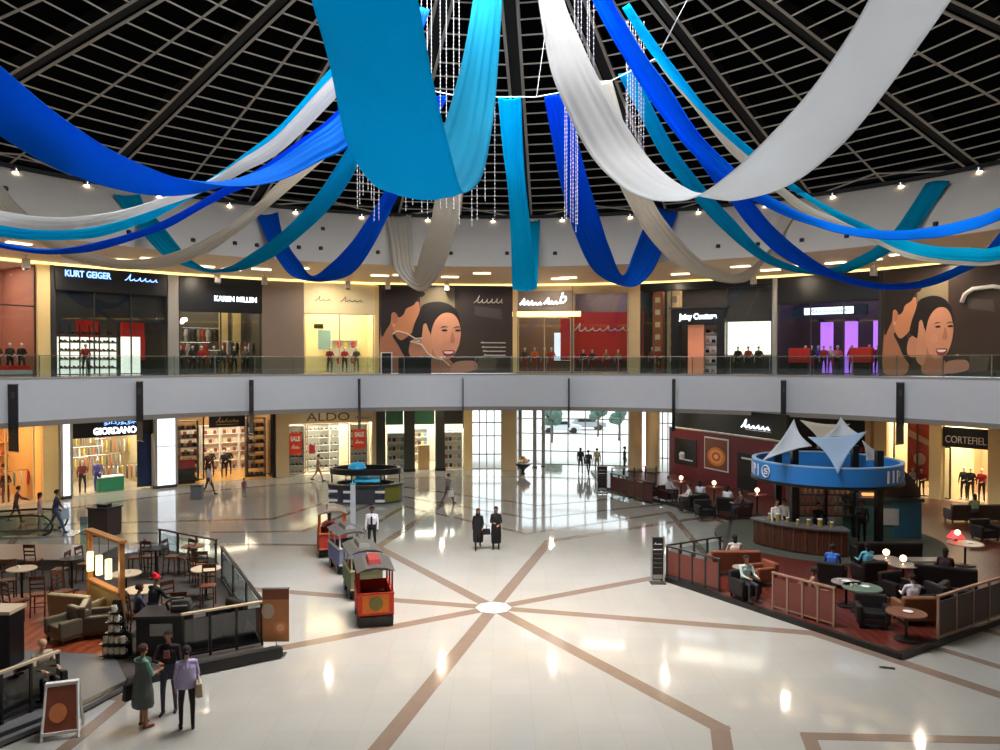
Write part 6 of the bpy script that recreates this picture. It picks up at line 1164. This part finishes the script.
seat(700, 508, PI - .4, leD, 'black armchair of the first seated person in white by the hatch'); seat(668, 501, .5, leR, 'dark red armchair at the left end of the maroon cafe'); seat(690, 510, -2.6, leD, 'black armchair left of the cake poster table'); seat(727, 513, 2.6, leD, 'black armchair below the right edge of the cake poster'); seat(742, 518, -1.6, leR, 'dark red armchair between the poster and the doorway'); seat(650, 498, .2, leR, 'dark red armchair behind the upper screen fence'); seat(705, 518, .1, leD, 'black armchair nearest the platform edge in the upper cafe')
seat(832, 585, 2.6, leD, 'black armchair of the person in blue'); seat(868, 583, PI + .2, leD, 'black armchair of the person in light blue'); seat(812, 612, 1.0, leB, 'tan brown armchair behind the front left screen fence'); seat(872, 626, -.3, leD, 'black armchair in front of the green grey table'); seat(913, 622, PI, mat('straw_brown', (126, 80, 52), .6), 'brown armchair of the person in white at the corner', .95); seat(926, 612, -1.4, leD, 'black armchair behind the right screen fence'); seat(898, 600, .3, leD, 'black armchair before the two lamp tables')
seat(885, 563, PI, leD, 'long black sofa before the teal kiosk', 2.4, .85).name = 'sofa'; seat(945, 590, PI - .5, leD, 'black sofa left of the large grey table', 1.8, .85).name = 'sofa'; seat(975, 522, PI, mat('brown_leather2', (60, 44, 36), .4), 'long brown leather sofa before the right shop', 2.6, .9).name = 'sofa'; seat(985, 540, .1, leD, 'black armchair before the long brown sofa')
seat(955, 612, .8, leD, 'black armchair close behind the right screen fence')
M_sc = mat('maroon_lattice_panel', (112, 58, 48), .5, var=.25, scale=12); M_scp = mat('bronze_post', (150, 116, 96), .4)
e1 = screen(G(667, 577, ZP), G(719, 592, ZP), 1.05, 'maroon panelled fence left of the small coffee table', M_sc, M_dark, 4)
screen(G(667, 576, ZP), G(720, 566, ZP), 1.05, 'open railed fence behind the maroon panelled one', M_sc, M_dark, 4, glass=M_glass)
screen(G(773, 609, ZP), G(834, 627, ZP), 1.08, 'maroon panelled fence with bronze posts at the front of the platform', M_sc, M_scp, 4)
screen(G(938, 640, ZP), G(1004, 616, ZP), 1.15, 'dark panelled fence at the right edge of the platform', mat('dark_lattice_panel', (66, 46, 40), .5, var=.3, scale=12), M_scp, 4)
screen(G(611, 492, ZP), G(652, 503, ZP), 1.05, 'dark maroon fence at the far left tip of the platform', mat('dark_maroon_panel', (74, 26, 30), .5), M_dark, 5)
screen(G(612, 489, ZP), G(656, 486, ZP), 1.2, 'railed fence with a pale rail behind the dark maroon one', M_dark, M_dark, 4, rail=M_beige, glass=M_glass)
def board_stand(px, py, w_, h, label):
    t = thing('menu_board', label, 'sign board', G(px, py)); MB().bx(-w_ / 2, w_ / 2, -.05, .05, .12, h).build('panel', M_black, t, bevel=.01)
    for s in (-1, 1): MB().bx(s * w_ / 2 - .025, s * w_ / 2 + .025, -.06, .06, 0, h + .03).build('frame_post', M_chrome, t)
    MB().bx(-w_ / 2 - .05, w_ / 2 + .05, -.2, .2, 0, .03).build('foot', M_dark, t); MB().bx(-w_ * .38, w_ * .38, -.06, -.05, h * .73, h * .75).build('white_line', Mlog, t)
    squiggle('lettering', Mlog, t, -w_ * .32, w_ * .32, h * .85, .05, 4, -.06, .008, 3)
    MB().bx(-w_ * .4, w_ * .4, -.06, -.05, .16, .3).build('pale_label', mat('pale_label', (150, 140, 130)), t)
    for k in range(4): squiggle('menu_text', mat('dim_text', (120, 100, 92)), t, -w_ * .36, w_ * .36, h * (.64 - k * .1), .03, 7, -.055, .007, k)
board_stand(657.5, 583, .42, 1.58, 'tall black menu board at the left end of the front platform'); board_stand(602, 493, .55, 1.55, 'black menu board at the far left tip of the platform')
t = thing('floor_grille', 'small dark metal grille set in the floor before the platform corner', 'grille', G(887, 668), -.3); MB().bx(-.18, .18, -.06, .06, .0, .012).build('frame', M_dark, t)
for k in range(5): MB().bx(-.15 + k * .07, -.12 + k * .07, -.05, .05, .012, .02).build('bar', M_black, t)
t = thing('teal_kiosk', 'teal fronted kiosk with a white notice right of the round bar', 'kiosk', G(893, 541, ZP) + Vector((0, .6, 0)), -.12)
MB().bx(-1.75, 1.4, 0, 1.2, 0, 1.55).build('body', mat('teal_green', (70, 108, 100), .45), t); MB().bx(.3, 1.42, -.02, .0, .02, 1.5).build('blue_panel', mat('steel_blue', (50, 110, 140), .4), t); MB().bx(-1.85, 1.5, -.1, 1.3, 1.55, 1.7).build('cornice', mat('slate_green', (60, 72, 70), .4), t)
MB().bx(-.3, .5, -.05, -.02, .55, 1.25).build('white_notice', mat('notice_grey', (200, 196, 190), .6), t)
mb = MB(); mb.vprism([(-.6, 1.7), (1.5, 1.7), (1.5, 2.0), (1.1, 2.6), (.6, 3.0), (.2, 2.9), (-.3, 2.2)], .3, 1.2); mb.build('curved_hood', mat('umber_hood', (70, 50, 42), .5), t); MB().bx(-.9, -.2, .1, .3, 1.75, 1.85).build('orange_light', mat('orange_lit', (255, 150, 90), .5, emit=1.5), t)
t = thing('red_lamp', 'red shaded table lamp glowing on the large grey table at right', 'table lamp', G(957, 563, ZP) + Vector((0, .1, .82))); MB().lathe([(.001, 0), (.1, 0), (.02, .04), (.02, .15), (.001, .15)], n=12).build('base', M_dark, t); MB().lathe([(.3, .12), (.14, .34), (.001, .36), (.001, .3), (.2, .12)], n=18).build('shade', mat('red_lit_shade', (220, 60, 60), .5, emit=1.2), t, smooth='auto'); MB().ell((-.05, -.2, .34), (.1, .1, .1)).build('bulb', mat('warm_ball_lit', (255, 220, 180)), t, smooth=True)
t = thing('low_table', 'dark low table with a magazine before the long black sofa', 'table', G(925, 572, ZP)); MB().bx(-.6, .6, -.3, .3, .4, .46).build('tabletop', W_gr, t)
for x in (-.5, .5):
    for y in (-.22, .22): MB().bx(x - .03, x + .03, y - .03, y + .03, 0, .4).build('leg', M_dark, t)
# ------------------------------------------------------------------ people
BK = (22, 20, 24)
o = person('person in a grey green dress with a shoulder bag, leftmost of the front three', G(143, 727), 2.5, 'talk', 'tan', (96, 150, 136), (150, 90, 70), (120, 60, 46), (70, 40, 30), 'short', 1.0, sleeve=False); skirt(o, [(.2, 1.42), (.17, 1.2), (.19, 1.0), (.24, .75), (.25, .45)], (84, 92, 88), 'dress', .8); bag(o, (.28, .1, .72), (.14, .34, .34), (46, 48, 50), 'shoulder_bag'); o.material_slots[2].material = SKIN['tan']
o = person('person in black with dark hair facing the camera, middle of the front three', G(169, 713), .15, 'talk3', 'tan', (26, 22, 24), (62, 66, 82), (20, 20, 24), (20, 12, 12), 'long', 1.04); MB().vprism([(-.07, 1.2), (.07, 1.2), (.05, 1.36), (-.05, 1.36)], -.165, -.14).build('shirt_print', cloth((150, 90, 84)), o)
o = person('person in a lavender top with a tan bag, rightmost of the front three', G(187, 729), 3.6, 'talk2', 'tan', (176, 168, 206), (34, 30, 36), (24, 20, 20), (34, 28, 28), 'bun', 1.0); bag(o, (-.22, .12, .86), (.14, .36, .28), (176, 160, 136), 'tan_bag'); skirt(o, [(.17, 1.3), (.185, 1.05), (.2, .88)], (176, 168, 206), 'blouse_hem')
p = L(40, 700); p.z = 0; o = person('bald person in a pale shirt seated behind the corner fence', L(38, 706) + Vector((-.1, .3, .03)), 1.0, 'sit', 'light', (190, 172, 150), (60, 56, 54), style=None, hair=(120, 100, 90)); s_ = armchair(M_black, 'black armchair of the bald person in the corner', .8); s_.location = L(38, 706) + Vector((-.1, .3, 0)); s_.rotation_euler[2] = 1.0
o = person('person wearing a red woollen hat and dark coat standing behind the dark counter', L(153, 643), 2.6, 'push', 'tan', (34, 40, 44), (40, 42, 60), hair=(226, 24, 50), style='cap', h=1.06); o.children[0].scale = (1.85, 1.85, 1.6); o.children[0].location = (0, .11, -.98); s_ = wood_chair(label='dark wooden high back chair right of the person in the red hat'); s_.location = L(178, 640); s_.rotation_euler[2] = .3
o = person('person in a dark patterned top seated left of the red hat', L(134, 638) + Vector((0, .2, 0)), 2.2, 'sit', 'tan', (60, 66, 84), (30, 30, 36), hair=(50, 30, 26), style='short', h=1.05); s_ = wood_chair(label='dark wooden high back chair of the person in the patterned top'); s_.location = L(134, 638) + Vector((0, .22, 0)); s_.rotation_euler[2] = 2.2
o = person('person in loose black clothes carrying a black handbag, left of the two walking together', G(478, 549), .1, 'fwalk', 'tan', BK, BK, hair=(20, 14, 14), style='scarf', h=.98); skirt(o, [(.17, 1.35), (.18, 1.1), (.21, .9), (.22, .6), (.2, .3)], BK, 'tunic', .8); bag(o, (.34, -.1, .74), (.36, .14, .24), (24, 20, 22))
o = person('person in black with folded arms, right of the two walking together', G(496, 549), .0, 'talk', 'tan', BK, BK, hair=(18, 12, 12), style='long', h=1.0); skirt(o, [(.17, 1.35), (.18, 1.1), (.2, .9), (.21, .6), (.19, .25)], BK, 'tunic', .8)
o = person('guard in a white shirt with a dark tie standing beside the toy train', G(372, 551), .05, 'stand', 'dark', (226, 228, 236), (22, 22, 28), hair=(16, 12, 10), h=1.04); MB().vprism([(-.03, 1.36), (.03, 1.36), (.04, .98), (0, .93), (-.04, .98)], -.13, -.1).build('tie', cloth((24, 28, 50)), o); MB().lathe([(.16, .93), (.16, .98), (.15, .98), (.15, .93)], n=20, sy=.75).build('belt', M_black, o)
o = person('person in grey walking with a pale bag toward the green pillared shop', G(448, 504), 2.3, 'walk', 'tan', (112, 104, 104), (90, 70, 64), hair=(60, 44, 36), h=.98); bag(o, (-.3, 0, .6), (.16, .3, .34), (206, 210, 206), 'shopping_bag')
o = person('person in dark clothes, left of three standing in the glass entrance', G(580.5, 473), 2.9, 'stand', 'tan', (34, 36, 44), (30, 32, 40), style='long'); bag(o, (-.32, 0, .8), (.14, .3, .3), (40, 40, 44))
o = person('person in dark walking clothes, middle of three in the glass entrance', G(588.5, 475), 3.3, 'walk', 'tan', (50, 50, 60), (36, 38, 46))
o = person('person in a pale olive shirt, right of three in the glass entrance', G(597, 473), 3.0, 'stand', 'tan', (176, 170, 130), (130, 120, 110), h=.98)
o = person('dark dressed person standing at the left of the round columns', G(624.5, 473), 1.4, 'stand', 'tan', (50, 44, 44), (40, 36, 38), h=1.05)
o = person('person in a pale blue shirt walking before the dark framed shop', G(209, 495), 2.6, 'walk', 'tan', (176, 176, 206), (44, 46, 56))
o = person('small child in red and grey before the dark framed shop', G(244, 497), 1.0, 'child', 'tan', (130, 60, 66), (90, 90, 100), h=.62)
o = person('person in brown clothes walking past the shoe shop', G(318, 481), 1.8, 'walk', 'tan', (130, 110, 96), (150, 120, 96), sleeve=False, h=1.02)
o = person('person in a navy shirt stepping off the escalator with bags', G(56, 533), 2.0, 'walk', 'tan', (36, 34, 60), (60, 76, 110), h=1.15); bag(o, (.2, -.3, .7), (.3, .3, .4), (176, 190, 206), 'shopping_bag')
o = person('person in a pale pink top on the escalator landing', G(40, 531), 2.2, 'stand', 'tan', (206, 160, 160), (190, 180, 176), style='long', h=1.0)
o = person('person in dark red standing on the escalator at far left', G(16, 522), 2.2, 'push', 'tan', (110, 56, 50), (60, 50, 50), style='short', h=1.0)
o = person('barista in a white shirt and black trousers standing left of the round bar', G(776, 546, ZP), .4, 'stand', 'tan', (226, 222, 216), BK, h=1.1)
o = person('second staff member in a white shirt behind the barista', G(784, 541, ZP), -.8, 'stand', 'tan', (206, 200, 192), BK, h=1.02)
o = person('staff member in black working inside the round bar', RC + Vector((-.9, -1.3, ZP)), .2, 'push', 'tan', BK, BK, h=1.02)
o = person('tall staff member in dark clothes inside the round bar, right side', RC + Vector((.9, -1.4, ZP)), -.3, 'talk3', 'dark', (44, 40, 40), BK, h=1.05)
SIT = [(700, 508, 2.7, (214, 214, 222), 'person in a white shirt seated below the serving hatch'), (690, 511, -1.6, (220, 216, 214), 'person in a white shirt seated left of the cake poster'), (727, 514, 2.6, (222, 224, 230), 'person in a bright white shirt seated right of the cake poster'), (668, 502, .6, (190, 190, 196), 'person in pale grey seated at the left end of the maroon cafe'), (742, 519, -1.6, (90, 70, 70), 'person in brown seated between poster and doorway'), (832, 586, 2.6, (60, 110, 206), 'person in a bright blue shirt seated on the platform'), (868, 584, PI + .2, (110, 196, 222), 'person in a light blue patterned shirt seated on the platform'), (913, 623, PI, (226, 220, 230), 'person in a white top seated at the platform corner'), (735, 574, PI, (206, 196, 186), 'person in a cream top seated on the tan brown sofa'), (745, 599, .3, (176, 196, 190), 'person in pale green seated in front of the small coffee table'), (975, 524, PI, (140, 150, 100), 'person in an olive shirt seated on the long brown sofa'), (812, 613, 1.0, (150, 110, 96), 'person in brown seated behind the front left screen fence'), (945, 591, 2.6, (60, 40, 44), 'person in dark clothes seated on the black sofa left of the large table')]
for i, (px, py, a, c, l) in enumerate(SIT): person(l, G(px, py, ZP) + Vector((0, 0, .02)), a, 'sit', ['tan', 'light', 'dark'][i % 3], c, (44, 42, 50), hair=(30, 20, 18), style='short' if i % 2 else 'long', h=1.02)
